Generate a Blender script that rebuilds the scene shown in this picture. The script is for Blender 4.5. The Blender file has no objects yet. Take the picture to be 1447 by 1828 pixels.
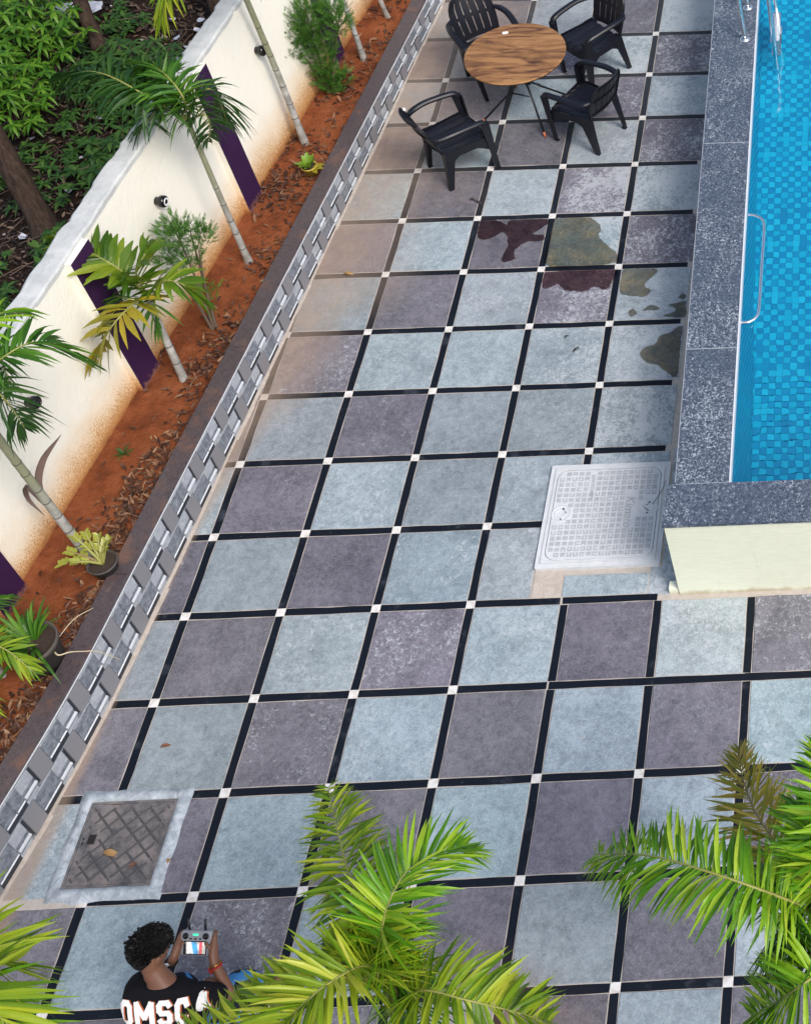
import bpy, bmesh, math, random
from mathutils import Vector, Matrix, noise as mnoise

random.seed(7)
SC = bpy.context.scene
COL = SC.collection
R_ = math.radians

# ------------------------------------------------------------------ camera
cam_d = bpy.data.cameras.new("camera")
cam = bpy.data.objects.new("camera", cam_d)
COL.objects.link(cam)
ROW = ((0.998643, -0.051812, 0.005252), (-0.032473, -0.698372, -0.714998), (0.040713, 0.713857, -0.699107))
cam.matrix_world = Matrix((
    (ROW[0][0], -ROW[1][0], -ROW[2][0], 4.68464),
    (ROW[0][1], -ROW[1][1], -ROW[2][1], -4.19481),
    (ROW[0][2], -ROW[1][2], -ROW[2][2], 9.81661),
    (0, 0, 0, 1)))
cam_d.sensor_fit = 'AUTO'
cam_d.sensor_width = 36.0
cam_d.lens = 53.876
cam_d.shift_x = -0.55802
cam_d.shift_y = -0.28118
cam_d.clip_end = 500
SC.camera = cam

# ------------------------------------------------------------------ light
SUN_EL, SUN_AZ = 49.0, 132.0           # degrees; azimuth clockwise from +Y
world = bpy.data.worlds.new("World")
SC.world = world
world.use_nodes = True
wn = world.node_tree.nodes
wl = world.node_tree.links
wn.clear()
sky = wn.new('ShaderNodeTexSky')
sky.sky_type = 'NISHITA'
sky.sun_disc = False
sky.sun_elevation = R_(SUN_EL)
sky.sun_rotation = R_(SUN_AZ)
sky.air_density = 1.0
sky.dust_density = 3.0
sky.ozone_density = 1.0
bg = wn.new('ShaderNodeBackground')
bg.inputs['Strength'].default_value = 0.12
wo = wn.new('ShaderNodeOutputWorld')
wl.new(sky.outputs[0], bg.inputs[0])
wl.new(bg.outputs[0], wo.inputs[0])
sun_d = bpy.data.lights.new("sun", 'SUN')
sun_d.energy = 1.75
sun_d.angle = R_(22)
sun_d.color = (1.0, 0.96, 0.91)
sun = bpy.data.objects.new("sun", sun_d)
COL.objects.link(sun)
sdir = Vector((math.sin(R_(SUN_AZ)) * math.cos(R_(SUN_EL)), math.cos(R_(SUN_AZ)) * math.cos(R_(SUN_EL)), math.sin(R_(SUN_EL))))
sun.rotation_euler = sdir.to_track_quat('Z', 'Y').to_euler()
sun.location = sdir * 40
SC.view_settings.view_transform = 'Standard'
SC.view_settings.look = 'None'
SC.view_settings.exposure = 0.66
SC.view_settings.gamma = 1.0
SC.view_settings.use_curve_mapping = False
SC.render.engine = 'CYCLES'
SC.cycles.use_denoising = True
SC.cycles.max_bounces = 6
SC.cycles.transparent_max_bounces = 12

# ------------------------------------------------------------------ helpers
def tag(o, label=None, cat=None, group=None, kind=None):
    if label: o['label'] = label
    if cat: o['category'] = cat
    if group: o['group'] = group
    if kind: o['kind'] = kind
    return o

def empty(name, loc=(0, 0, 0), rz=0.0, parent=None):
    o = bpy.data.objects.new(name, None)
    o.empty_display_size = 0.1
    o.location = loc
    o.rotation_euler = (0, 0, rz)
    COL.objects.link(o)
    if parent: o.parent = parent
    return o

class MB:
    """collects faces with material slots; build() links them as one mesh object"""
    def __init__(s):
        s.v = []; s.f = []; s.mi = []; s.sm = []
    def add(s, vs, fs, mi=0, smooth=False):
        b = len(s.v)
        s.v.extend([tuple(p) for p in vs])
        for f in fs:
            s.f.append(tuple(b + i for i in f)); s.mi.append(mi); s.sm.append(smooth)
    def box(s, c, size, rz=0.0, mi=0, m=None, top=1.0):
        hx, hy, hz = size[0] / 2, size[1] / 2, size[2] / 2
        vs = []
        for z, k in ((-hz, 1.0), (hz, top)):
            for x, y in ((-hx, -hy), (hx, -hy), (hx, hy), (-hx, hy)):
                vs.append(Vector((x * k, y * k, z)))
        if m is None:
            m = Matrix.Translation(c) @ Matrix.Rotation(rz, 4, 'Z')
        else:
            m = Matrix.Translation(c) @ m
        s.add([m @ p for p in vs], [(3, 2, 1, 0), (4, 5, 6, 7), (0, 1, 5, 4), (1, 2, 6, 5), (2, 3, 7, 6), (3, 0, 4, 7)], mi)
    def hexa(s, p, mi=0):
        s.add(p, [(3, 2, 1, 0), (4, 5, 6, 7), (0, 1, 5, 4), (1, 2, 6, 5), (2, 3, 7, 6), (3, 0, 4, 7)], mi)
    def prism(s, poly, z0, z1, bevel=0.0, mi=0, bottom=False):
        n = len(poly)
        c = Vector((sum(p[0] for p in poly) / n, sum(p[1] for p in poly) / n))
        zf = z1 if callable(z1) else (lambda x, y: z1)
        lo = [(p[0], p[1], z0) for p in poly]
        fs = []
        if bevel > 0:
            mid = [(p[0], p[1], zf(p[0], p[1]) - bevel) for p in poly]
            hi = []
            for p in poly:
                d = Vector((p[0], p[1])) - c
                L = max(d.length, 1e-6)
                q = c + d * max(0.0, (L - bevel * 1.2) / L)
                hi.append((q.x, q.y, zf(q.x, q.y)))
            vs = lo + mid + hi
            for i in range(n):
                j = (i + 1) % n
                fs.append((i, j, n + j, n + i)); fs.append((n + i, n + j, 2 * n + j, 2 * n + i))
            fs.append(tuple(range(2 * n, 3 * n)))
        else:
            hi = [(p[0], p[1], zf(p[0], p[1])) for p in poly]
            vs = lo + hi
            for i in range(n):
                j = (i + 1) % n
                fs.append((i, j, n + j, n + i))
            fs.append(tuple(range(n, 2 * n)))
        if bottom: fs.append(tuple(reversed(range(n))))
        s.add(vs, fs, mi)
    def tube(s, pts, rad, n=8, mi=0, cap=True, smooth=True):
        pts = [Vector(p) for p in pts]
        if not hasattr(rad, '__len__'): rad = [rad] * len(pts)
        vs = []; fs = []
        up = Vector((0, 0, 1))
        t0 = (pts[1] - pts[0]).normalized()
        if abs(t0.dot(up)) > 0.95: up = Vector((1, 0, 0))
        a = t0.cross(up).normalized()
        for i, p in enumerate(pts):
            if i == 0: t = pts[1] - pts[0]
            elif i == len(pts) - 1: t = pts[-1] - pts[-2]
            else: t = pts[i + 1] - pts[i - 1]
            t.normalize()
            a = (a - t * a.dot(t)).normalized()
            b = t.cross(a)
            for k in range(n):
                w = 2 * math.pi * k / n
                vs.append(p + (a * math.cos(w) + b * math.sin(w)) * rad[i])
        for i in range(len(pts) - 1):
            for k in range(n):
                k2 = (k + 1) % n
                fs.append((i * n + k, i * n + k2, (i + 1) * n + k2, (i + 1) * n + k))
        if cap:
            fs.append(tuple(reversed(range(n)))); fs.append(tuple(range((len(pts) - 1) * n, len(pts) * n)))
        s.add(vs, fs, mi, smooth)
    def lathe(s, prof, c=(0, 0, 0), n=24, mi=0, smooth=True, m=None):
        vs = []; fs = []
        c = Vector(c)
        for r, z in prof:
            for k in range(n):
                w = 2 * math.pi * k / n
                p = Vector((r * math.cos(w), r * math.sin(w), z))
                if m is not None: p = m @ p
                vs.append(c + p)
        for i in range(len(prof) - 1):
            for k in range(n):
                k2 = (k + 1) % n
                fs.append((i * n + k, i * n + k2, (i + 1) * n + k2, (i + 1) * n + k))
        s.add(vs, fs, mi, smooth)
    def build(s, name, mats, parent=None, loc=None, rz=None, smooth_angle=None):
        me = bpy.data.meshes.new(name)
        me.from_pydata(s.v, [], s.f)
        if not isinstance(mats, (list, tuple)): mats = [mats]
        for m in mats: me.materials.append(m)
        me.polygons.foreach_set('material_index', s.mi)
        me.polygons.foreach_set('use_smooth', s.sm)
        me.update()
        o = bpy.data.objects.new(name, me)
        COL.objects.link(o)
        if parent: o.parent = parent
        if loc is not None: o.location = loc
        if rz is not None: o.rotation_euler = (0, 0, rz)
        return o

def copy_tree(o, parent=None):
    c = o.copy()
    COL.objects.link(c)
    if parent:
        c.parent = parent
    for ch in list(o.children):
        copy_tree(ch, c)
    return c

def smooth(a, b, x):
    t = max(0.0, min(1.0, (x - a) / (b - a)))
    return t * t * (3 - 2 * t)

def crv(pts, n):
    """Catmull-Rom through pts, n samples per span"""
    P = [Vector(p) for p in pts]
    P = [P[0] * 2 - P[1]] + P + [P[-1] * 2 - P[-2]]
    out = []
    for i in range(1, len(P) - 2):
        for k in range(n):
            t = k / n
            a, b, c, d = P[i - 1], P[i], P[i + 1], P[i + 2]
            out.append(0.5 * ((2 * b) + (c - a) * t + (2 * a - 5 * b + 4 * c - d) * t * t + (3 * b - a - 3 * c + d) * t ** 3))
    out.append(P[-2].copy())
    return out

def clip(poly, nx, ny, d):
    """keep nx*x+ny*y >= d"""
    out = []
    for i in range(len(poly)):
        a, b = poly[i], poly[(i + 1) % len(poly)]
        fa, fb = nx * a[0] + ny * a[1] - d, nx * b[0] + ny * b[1] - d
        if fa >= 0: out.append(a)
        if (fa >= 0) != (fb >= 0):
            t = fa / (fa - fb)
            out.append((a[0] + (b[0] - a[0]) * t, a[1] + (b[1] - a[1]) * t))
    return out

def area(poly):
    return 0.5 * sum(poly[i][0] * poly[(i + 1) % len(poly)][1] - poly[(i + 1) % len(poly)][0] * poly[i][1] for i in range(len(poly)))

# ------------------------------------------------------------------ materials
class NT:
    def __init__(s, name):
        s.m = bpy.data.materials.new(name)
        s.m.use_nodes = True
        s.t = s.m.node_tree
        s.t.nodes.clear()
        s.out = s.t.nodes.new('ShaderNodeOutputMaterial')
    def n(s, typ, **kw):
        nd = s.t.nodes.new(typ)
        for k, v in kw.items(): setattr(nd, k, v)
        return nd
    def l(s, a, b): s.t.links.new(a, b)
    def setv(s, sock, v):
        if isinstance(v, bpy.types.NodeSocket): s.l(v, sock)
        elif isinstance(v, (tuple, list)) and len(v) == 3 and sock.type == 'RGBA': sock.default_value = (*v, 1)
        else: sock.default_value = v
    def math(s, op, a, b=0.5, c=None, clamp=False):
        nd = s.n('ShaderNodeMath', operation=op, use_clamp=clamp)
        s.setv(nd.inputs[0], a); s.setv(nd.inputs[1], b)
        if c is not None: s.setv(nd.inputs[2], c)
        return nd.outputs[0]
    def mix(s, f, a, b, mode='MIX'):
        nd = s.n('ShaderNodeMix', data_type='RGBA', blend_type=mode)
        s.setv(nd.inputs[0], f); s.setv(nd.inputs[6], a); s.setv(nd.inputs[7], b)
        return nd.outputs[2]
    def sstep(s, x, a, b):
        nd = s.n('ShaderNodeMapRange', interpolation_type='SMOOTHSTEP')
        s.setv(nd.inputs[0], x); s.setv(nd.inputs[1], a); s.setv(nd.inputs[2], b)
        return nd.outputs[0]
    def noise(s, vec, scale, detail=4.0, rough=0.55, w=None, dist=0.0):
        nd = s.n('ShaderNodeTexNoise', noise_dimensions='4D' if w is not None else '3D')
        s.l(vec, nd.inputs['Vector'])
        s.setv(nd.inputs['Scale'], scale); nd.inputs['Detail'].default_value = detail
        nd.inputs['Roughness'].default_value = rough; nd.inputs['Distortion'].default_value = dist
        if w is not None: s.setv(nd.inputs['W'], w)
        return nd.outputs[0]
    def ramp(s, f, stops):
        nd = s.n('ShaderNodeValToRGB')
        e = nd.color_ramp.elements
        while len(e) < len(stops): e.new(0.5)
        for i, (p, c) in enumerate(stops):
            e[i].position = p
            e[i].color = (*c, 1) if len(c) == 3 else c
        s.l(f, nd.inputs[0])
        return nd.outputs[0]
    def pos(s):
        return s.n('ShaderNodeNewGeometry').outputs['Position']
    def island(s):
        return s.n('ShaderNodeNewGeometry').outputs['Random Per Island']
    def rnd(s):
        return s.n('ShaderNodeObjectInfo').outputs['Random']
    def sep(s, v):
        nd = s.n('ShaderNodeSeparateXYZ'); s.l(v, nd.inputs[0]); return nd.outputs
    def obj(s):
        return s.n('ShaderNodeTexCoord').outputs['Object']
    def bump(s, h, strength=0.3, dist=0.01):
        nd = s.n('ShaderNodeBump')
        nd.inputs['Strength'].default_value = strength; nd.inputs['Distance'].default_value = dist
        s.l(h, nd.inputs['Height'])
        return nd.outputs[0]
    def pbr(s, col, rough=0.6, metal=0.0, normal=None, spec=0.5, coat=None):
        b = s.n('ShaderNodeBsdfPrincipled')
        s.setv(b.inputs['Base Color'], col); s.setv(b.inputs['Roughness'], rough); s.setv(b.inputs['Metallic'], metal)
        b.inputs['Specular IOR Level'].default_value = spec
        if coat: b.inputs['Coat Weight'].default_value = coat
        if normal is not None: s.l(normal, b.inputs['Normal'])
        s.l(b.outputs[0], s.out.inputs[0])
        return b

def simple(name, col, rough=0.5, metal=0.0, var=0.12, scale=20.0, bump=0.0, spec=0.5):
    t = NT(name)
    p = t.obj()
    f = t.noise(p, scale, 5)
    c = t.mix(f, tuple(x * (1 - var) for x in col), tuple(min(1, x * (1 + var)) for x in col))
    nrm = t.bump(t.noise(p, scale * 4, 4), bump, 0.004) if bump else None
    t.pbr(c, rough, metal, nrm, spec)
    return t.m

KX0, KS = -1.0965, 0.0845          # face of the planter kerb: x = KX0 + KS*y
def kx(y): return KX0 + KS * y - 0.062 * max(0.0, 1.5 - max(y, -1.2)) ** 1.6
def kz(y): return 0.535 - 0.025 * max(-3.0, min(14.0, y))   # top of the kerb
WX0, WS = -1.904, 0.109          # inner face of the boundary wall
def wx(y): return WX0 + WS * y
def soil_z(x, y):
    return kz(y) - 0.07 + 0.02 * (mnoise.noise(Vector((x * 3.1, y * 3.1, 0))) + 0.6 * mnoise.noise(Vector((x * 9, y * 9, 3))))

def dirt_mask(t, P):
    """ochre soil washed from the planter over the paving beside the kerb, plus a rust patch"""
    sx = t.sep(P)
    d = t.math('SUBTRACT', sx[0], t.math('MULTIPLY_ADD', sx[1], KS, KX0))
    big = t.noise(P, 0.9, 4)
    fine = t.noise(P, 7.0, 5)
    width = t.math('MULTIPLY_ADD', t.sstep(sx[1], 2.6, 6.0), 0.85, 0.05)
    width = t.math('MULTIPLY', width, t.math('MULTIPLY_ADD', big, 1.6, 0.25))
    m1 = t.math('SUBTRACT', 1.0, t.sstep(t.math('DIVIDE', d, width), 0.0, 1.3))
    m1 = t.math('MULTIPLY', m1, t.math('MULTIPLY_ADD', fine, 0.9, 0.4), clamp=True)
    # rust
    dx = t.math('SUBTRACT', sx[0], 2.02); dy = t.math('SUBTRACT', sx[1], -1.15)
    rr = t.math('SQRT', t.math('ADD', t.math('MULTIPLY', dx, dx), t.math('MULTIPLY', t.math('MULTIPLY', dy, dy), 0.8)))
    m2 = t.math('SUBTRACT', 1.0, t.sstep(t.math('ADD', rr, t.math('MULTIPLY', t.noise(P, 4, 4), 0.5)), 0.35, 1.0))
    return m1, m2, fine

def slate(name, dark, light, salt=0.5):
    t = NT(name)
    P = t.pos(); r = t.rnd()
    w = t.math('MULTIPLY', r, 60.0)
    sx = t.sep(P)
    a = t.noise(P, 2.6, 7, 0.68, w, 0.5)
    b = t.noise(P, 19.0, 8, 0.76, w, 0.8)
    c = t.noise(P, 85.0, 4, 0.65, w)
    f = t.math('ADD', t.math('MULTIPLY', a, 0.30), t.math('ADD', t.math('MULTIPLY', b, 0.46), t.math('MULTIPLY', c, 0.34)))
    col = t.mix(t.sstep(f, 0.40, 0.70), dark, light)
    tone = t.math('MULTIPLY_ADD', r, 0.36, 0.86)
    hsv = t.n('ShaderNodeHueSaturation')
    t.l(col, hsv.inputs['Color']); t.l(tone, hsv.inputs['Value'])
    t.setv(hsv.inputs['Saturation'], t.math('MULTIPLY_ADD', t.math('FRACT', t.math('MULTIPLY', r, 7.3)), 0.5, 0.7))
    t.setv(hsv.inputs['Hue'], t.math('MULTIPLY_ADD', t.math('FRACT', t.math('MULTIPLY', r, 13.7)), 0.03, 0.485))
    col = hsv.outputs[0]
    # lime bloom: pale speckle, heavier next to the pool
    near = t.math('MULTIPLY', t.sstep(sx[0], 0.2, 2.6), t.sstep(sx[1], 0.8, 4.4))
    amt = t.math('MULTIPLY_ADD', near, 0.8, t.math('MULTIPLY', t.math('FRACT', t.math('MULTIPLY', r, 3.1)), 0.74))
    n1 = t.noise(P, 26.0, 8, 0.72, w, 1.2)
    n2 = t.noise(P, 3.0, 4, 0.6, w)
    th = t.math('SUBTRACT', 0.70, t.math('MULTIPLY', t.math('MULTIPLY', amt, n2), 0.42))
    m = t.math('MULTIPLY', t.sstep(n1, th, t.math('ADD', th, 0.09)), salt)
    col = t.mix(m, col, (0.50, 0.53, 0.55))
    vn = t.noise(P, 11.0, 3, 0.6, w, 2.2)
    vein = t.math('SUBTRACT', 1.0, t.sstep(t.math('ABSOLUTE', t.math('SUBTRACT', vn, 0.5)), 0.0, 0.035))
    col = t.mix(t.math('MULTIPLY', t.math('MULTIPLY', vein, amt), t.math('MULTIPLY', t.sstep(n2, 0.4, 0.65), 0.5)), col, (0.50, 0.54, 0.57))
    blot = t.noise(P, 4.5, 5, 0.7, w, 0.8)
    col = t.mix(t.math('MULTIPLY', t.sstep(blot, 0.54, 0.72), 0.32), col, (0.075, 0.078, 0.088))
    ch = t.noise(P, 9.0, 3, 0.5, w)
    col = t.mix(t.math('MULTIPLY', t.sstep(ch, 0.72, 0.76), 0.7), col, (0.44, 0.42, 0.39))
    m1, m2, fine = dirt_mask(t, P)
    col = t.mix(t.math('MULTIPLY', m1, 0.8), col, t.mix(fine, (0.29, 0.195, 0.13), (0.38, 0.29, 0.22)))
    col = t.mix(t.math('MULTIPLY', m2, 0.75), col, t.mix(fine, (0.16, 0.085, 0.05), (0.26, 0.17, 0.11)))
    h = t.math('ADD', t.math('MULTIPLY', b, 0.6), t.math('MULTIPLY', c, 0.5))
    t.pbr(col, t.math('MULTIPLY_ADD', b, 0.3, 0.42), 0, t.bump(h, 0.35, 0.006), 0.4)
    return t.m

M = {}
M['green_slate'] = slate('green_slate', (0.142, 0.182, 0.204), (0.345, 0.408, 0.440), 0.62)
M['purple_slate'] = slate('purple_slate', (0.070, 0.067, 0.084), (0.212, 0.201, 0.236), 0.62)

def strip_mat():
    t = NT('black_granite')
    P = t.pos(); r = t.rnd()
    a = t.noise(P, 30, 6, 0.7)
    n = t.noise(P, 5, 6, 0.65, t.math('MULTIPLY', r, 20))
    col = t.mix(t.math('MULTIPLY', t.sstep(n, 0.56, 0.74), 0.45), (0.0045, 0.0075, 0.014), (0.10, 0.115, 0.14))
    col = t.mix(t.math('MULTIPLY', t.sstep(a, 0.66, 0.72), 0.5), col, (0.2, 0.2, 0.2))
    m1, m2, fine = dirt_mask(t, P)
    sx = t.sep(P)
    col = t.mix(t.math('MULTIPLY', m1, 0.85), col, (0.22, 0.165, 0.125))
    col = t.mix(t.math('MULTIPLY', m2, 0.4), col, (0.16, 0.08, 0.045))
    dust = t.math('MULTIPLY', t.sstep(sx[1], 5.0, 9.0), 0.25)
    col = t.mix(dust, col, (0.12, 0.13, 0.14))
    t.pbr(col, t.math('MULTIPLY_ADD', n, 0.5, 0.3), 0, None, 0.2)
    return t.m
M['black_granite'] = strip_mat()

def square_mat():
    t = NT('white_marble')
    P = t.pos()
    col = t.mix(t.sstep(t.noise(P, 25, 5), 0.4, 0.75), (0.72, 0.70, 0.67), (0.52, 0.48, 0.43))
    m1, m2, fine = dirt_mask(t, P)
    col = t.mix(t.math('MULTIPLY', m1, 0.8), col, (0.40, 0.31, 0.23))
    rust = t.sstep(t.noise(P, 22, 4), 0.5, 0.58)
    col = t.mix(t.math('MULTIPLY', t.math('MULTIPLY', m2, 0.9), rust), col, (0.25, 0.13, 0.06))
    t.pbr(col, 0.4)
    return t.m
M['white_marble'] = square_mat()

def grout_mat():
    t = NT('sandy_grout')
    P = t.pos()
    col = t.mix(t.noise(P, 18, 6, 0.65), (0.32, 0.28, 0.24), (0.58, 0.53, 0.48))
    t.pbr(col, 0.9, 0, t.bump(t.noise(P, 60, 4), 0.5, 0.004), 0.2)
    return t.m
M['grout'] = grout_mat()

def speck_granite(name, base, pale, dark, warm=0.0, rough=0.3, amount=0.55, th0=0.68):
    t = NT(name)
    P = t.pos(); r = t.rnd()
    w = t.math('MULTIPLY', r, 30)
    a = t.noise(P, 55, 7, 0.75, w, 1.0)
    b = t.noise(P, 2.2, 5, 0.6, w)
    col = t.mix(t.sstep(a, 0.36, 0.56), dark, base)
    th = t.math('MULTIPLY_ADD', b, -0.22, th0)
    col = t.mix(t.math('MULTIPLY', t.sstep(a, th, t.math('ADD', th, 0.1)), amount), col, pale)
    scr = t.noise(P, 5.0, 2, 0.5, w, 3.0)
    col = t.mix(t.math('MULTIPLY', t.sstep(scr, 0.70, 0.73), 0.35), col, pale)
    if warm > 0:
        col = t.mix(t.math('MULTIPLY', t.sstep(t.noise(P, 3.5, 5, 0.65, w), 0.52, 0.72), warm), col, (0.20, 0.095, 0.055))
    t.pbr(col, t.math('MULTIPLY_ADD', a, 0.4, rough), 0, t.bump(a, 0.1, 0.003), 0.5)
    return t.m
M['pool_granite'] = speck_granite('pool_granite', (0.080, 0.104, 0.146), (0.44, 0.48, 0.52), (0.016, 0.024, 0.042), 0, .4, 1.0, .64)
M['kerb_granite'] = speck_granite('kerb_granite', (0.078, 0.060, 0.064), (0.14, 0.12, 0.12), (0.030, 0.024, 0.030), 0.6, 0.3, 0.4)

def wall_mat():
    t = NT('cream_wall_paint')
    P = t.pos(); sx = t.sep(P)
    base = t.mix(t.noise(P, 1.7, 5, 0.6), (0.83, 0.795, 0.68), (0.87, 0.845, 0.755))
    # soil splash with a ragged upper edge, thinning upwards
    z = t.math('SUBTRACT', sx[2], t.math('MULTIPLY_ADD', sx[1], -0.025, 0.465))
    n = t.noise(P, 1.6, 4, 0.6)
    hgt = t.math('MULTIPLY_ADD', n, 0.95, 0.10)
    f = t.math('SUBTRACT', 1.0, t.math('DIVIDE', z, hgt), clamp=True)
    spat = t.noise(P, 95, 4, 0.7)
    f2 = t.math('POWER', f, 1.5)
    col = t.mix(t.math('MULTIPLY', f2, 0.95), base, (0.70, 0.40, 0.115))
    th = t.math('MULTIPLY_ADD', f, -0.46, 0.79)
    m = t.sstep(spat, th, t.math('ADD', th, 0.10))
    col = t.mix(t.math('MULTIPLY', m, 0.8), col, t.mix(f, (0.66, 0.40, 0.14), (0.36, 0.135, 0.035)))
    foot = t.sstep(t.math('ADD', t.math('DIVIDE', z, 0.10), t.math('MULTIPLY', t.noise(P, 20, 4), 1.2)), 1.3, 0.5)
    col = t.mix(t.math('MULTIPLY', foot, 0.75), col, (0.27, 0.10, 0.035))
    col = t.mix(t.math('MULTIPLY', t.sstep(t.noise(P, 9, 6, 0.7), 0.6, 0.8), 0.13), col, (0.5, 0.47, 0.4))
    st = t.n('ShaderNodeMapping'); st.inputs['Scale'].default_value = (7, 7, 0.5); t.l(P, st.inputs[0])
    drip = t.math('MULTIPLY', t.sstep(t.noise(st.outputs[0], 2.0, 5, 0.7), 0.56, 0.76), t.sstep(sx[2], 0.9, 1.85))
    col = t.mix(t.math('MULTIPLY', drip, 0.22), col, (0.50, 0.49, 0.43))
    h = t.math('ADD', t.noise(P, 45, 5, 0.6), t.math('MULTIPLY', t.noise(P, 8, 3), 1.2))
    t.pbr(col, 0.75, 0, t.bump(h, 0.35, 0.012), 0.3)
    return t.m
M['cream_wall'] = wall_mat()

def purple_mat():
    t = NT('purple_pillar_paint')
    P = t.pos(); sx = t.sep(P)
    col = t.mix(t.noise(P, 6, 5), (0.027, 0.008, 0.040), (0.042, 0.014, 0.058))
    z = t.math('SUBTRACT', sx[2], t.math('MULTIPLY_ADD', sx[1], -0.025, 0.465))
    f = t.math('SUBTRACT', 1.0, t.sstep(t.math('ADD', z, t.math('MULTIPLY', t.math('SUBTRACT', t.noise(P, 26, 6), .5), 0.22)), 0.0, 0.06))
    col = t.mix(t.math('MULTIPLY', f, 0.6), col, (0.30, 0.14, 0.085))
    t.pbr(col, 0.6, 0, t.bump(t.noise(P, 40, 4), 0.2, 0.006), 0.2)
    return t.m
M['purple_paint'] = purple_mat()

def cement_mat(name, a, b, rough=0.85, sc=14):
    t = NT(name)
    P = t.pos()
    f = t.noise(P, sc, 7, 0.68, None, 0.6)
    col = t.mix(t.sstep(f, 0.3, 0.72), a, b)
    t.pbr(col, rough, 0, t.bump(t.noise(P, sc * 3.5, 6, 0.7), 0.55, 0.01), 0.25)
    return t.m
M['wall_top'] = cement_mat('wall_top_cement', (0.45, 0.465, 0.455), (0.61, 0.62, 0.60), 0.8, 6)
M['cement'] = cement_mat('grey_cement', (0.24, 0.275, 0.305), (0.50, 0.55, 0.59), 0.75)
M['beige_cement'] = cement_mat('beige_cement', (0.42, 0.36, 0.31), (0.55, 0.49, 0.43))

def soil_mat():
    t = NT('red_soil')
    P = t.pos()
    f = t.noise(P, 5, 7, 0.66)
    col = t.ramp(f, [(0.3, (0.11, 0.033, 0.014)), (0.52, (0.225, 0.068, 0.027)), (0.75, (0.30, 0.105, 0.046))])
    col = t.mix(t.math('MULTIPLY', t.sstep(t.noise(P, 70, 3), 0.72, 0.76), 0.6), col, (0.42, 0.28, 0.18))
    h = t.math('ADD', t.noise(P, 40, 6, 0.7), t.noise(P, 9, 4))
    t.pbr(col, 0.95, 0, t.bump(h, 0.8, 0.03), 0.1)
    return t.m
M['soil'] = soil_mat()

def plot_mat():
    t = NT('dark_plot_soil')
    P = t.pos()
    f = t.noise(P, 4, 7, 0.7)
    col = t.ramp(f, [(0.3, (0.010, 0.008, 0.007)), (0.55, (0.035, 0.022, 0.017)), (0.8, (0.075, 0.052, 0.040))])
    t.pbr(col, 0.95, 0, t.bump(t.noise(P, 25, 6, 0.7), 0.9, 0.05), 0.1)
    return t.m
M['plot_soil'] = plot_mat()

def leaf_mat(name, stops, rough=0.42, trans=0.3, spec=0.35, tip=None):
    """leaf colour varies from leaf to leaf"""
    t = NT(name)
    r = t.island()
    P = t.pos()
    col = t.ramp(t.math('ADD', t.math('MULTIPLY', r, 0.75), t.math('MULTIPLY', t.noise(P, 6.0, 3), 0.3)), stops)
    p = t.n('ShaderNodeBsdfPrincipled')
    t.l(col, p.inputs['Base Color']); p.inputs['Roughness'].default_value = rough
    p.inputs['Specular IOR Level'].default_value = spec
    tr = t.n('ShaderNodeBsdfTranslucent')
    hs = t.n('ShaderNodeHueSaturation'); hs.inputs['Value'].default_value = 1.5; hs.inputs['Hue'].default_value = 0.488
    t.l(col, hs.inputs['Color']); t.l(hs.outputs[0], tr.inputs['Color'])
    mx = t.n('ShaderNodeMixShader'); mx.inputs[0].default_value = trans
    t.l(p.outputs[0], mx.inputs[1]); t.l(tr.outputs[0], mx.inputs[2])
    t.l(mx.outputs[0], t.out.inputs[0])
    return t.m
M['palm_bright'] = leaf_mat('palm_leaf_bright', [(0.1, (0.028, 0.115, 0.006)), (0.42, (0.115, 0.30, 0.010)), (0.72, (0.26, 0.44, 0.018)), (1.0, (0.50, 0.56, 0.07))])
M['palm_yellow'] = leaf_mat('palm_leaf_yellowgreen', [(0.1, (0.07, 0.16, 0.008)), (0.42, (0.20, 0.31, 0.014)), (0.75, (0.40, 0.46, 0.03)), (1.0, (0.54, 0.52, 0.10))])
M['palm_green'] = leaf_mat('palm_leaf_green', [(0.1, (0.018, 0.070, 0.008)), (0.5, (0.050, 0.155, 0.014)), (0.9, (0.11, 0.235, 0.02)), (1.0, (0.19, 0.28, 0.03))])
M['palm_dark'] = leaf_mat('palm_leaf_dark', [(0.1, (0.012, 0.042, 0.010)), (0.5, (0.026, 0.082, 0.015)), (1.0, (0.06, 0.135, 0.02))])
M['palm_olive'] = leaf_mat('palm_leaf_olive', [(0.1, (0.045, 0.115, 0.006)), (0.45, (0.14, 0.25, 0.010)), (0.78, (0.34, 0.42, 0.025)), (1.0, (0.54, 0.54, 0.07))])
M['palm_young'] = leaf_mat('palm_leaf_young', [(0.1, (0.030, 0.085, 0.006)), (0.45, (0.095, 0.18, 0.010)), (0.78, (0.20, 0.27, 0.018)), (1.0, (0.36, 0.36, 0.05))])
M['palm_brown'] = leaf_mat('palm_leaf_withered', [(0.1, (0.10, 0.13, 0.012)), (0.5, (0.26, 0.25, 0.022)), (0.8, (0.44, 0.33, 0.055)), (1.0, (0.58, 0.36, 0.12))])
M['palm_sick'] = leaf_mat('palm_leaf_yellowing', [(0.1, (0.11, 0.13, 0.015)), (0.5, (0.26, 0.24, 0.02)), (0.8, (0.42, 0.33, 0.03)), (1.0, (0.26, 0.12, 0.05))])
M['conifer'] = leaf_mat('conifer_spray', [(0.1, (0.018, 0.070, 0.010)), (0.5, (0.045, 0.145, 0.018)), (1.0, (0.13, 0.25, 0.03))], 0.6, 0.2)
M['weed'] = leaf_mat('weed_leaf', [(0.1, (0.020, 0.06, 0.014)), (0.5, (0.038, 0.105, 0.02)), (1.0, (0.085, 0.17, 0.03))], 0.5, 0.25)
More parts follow.
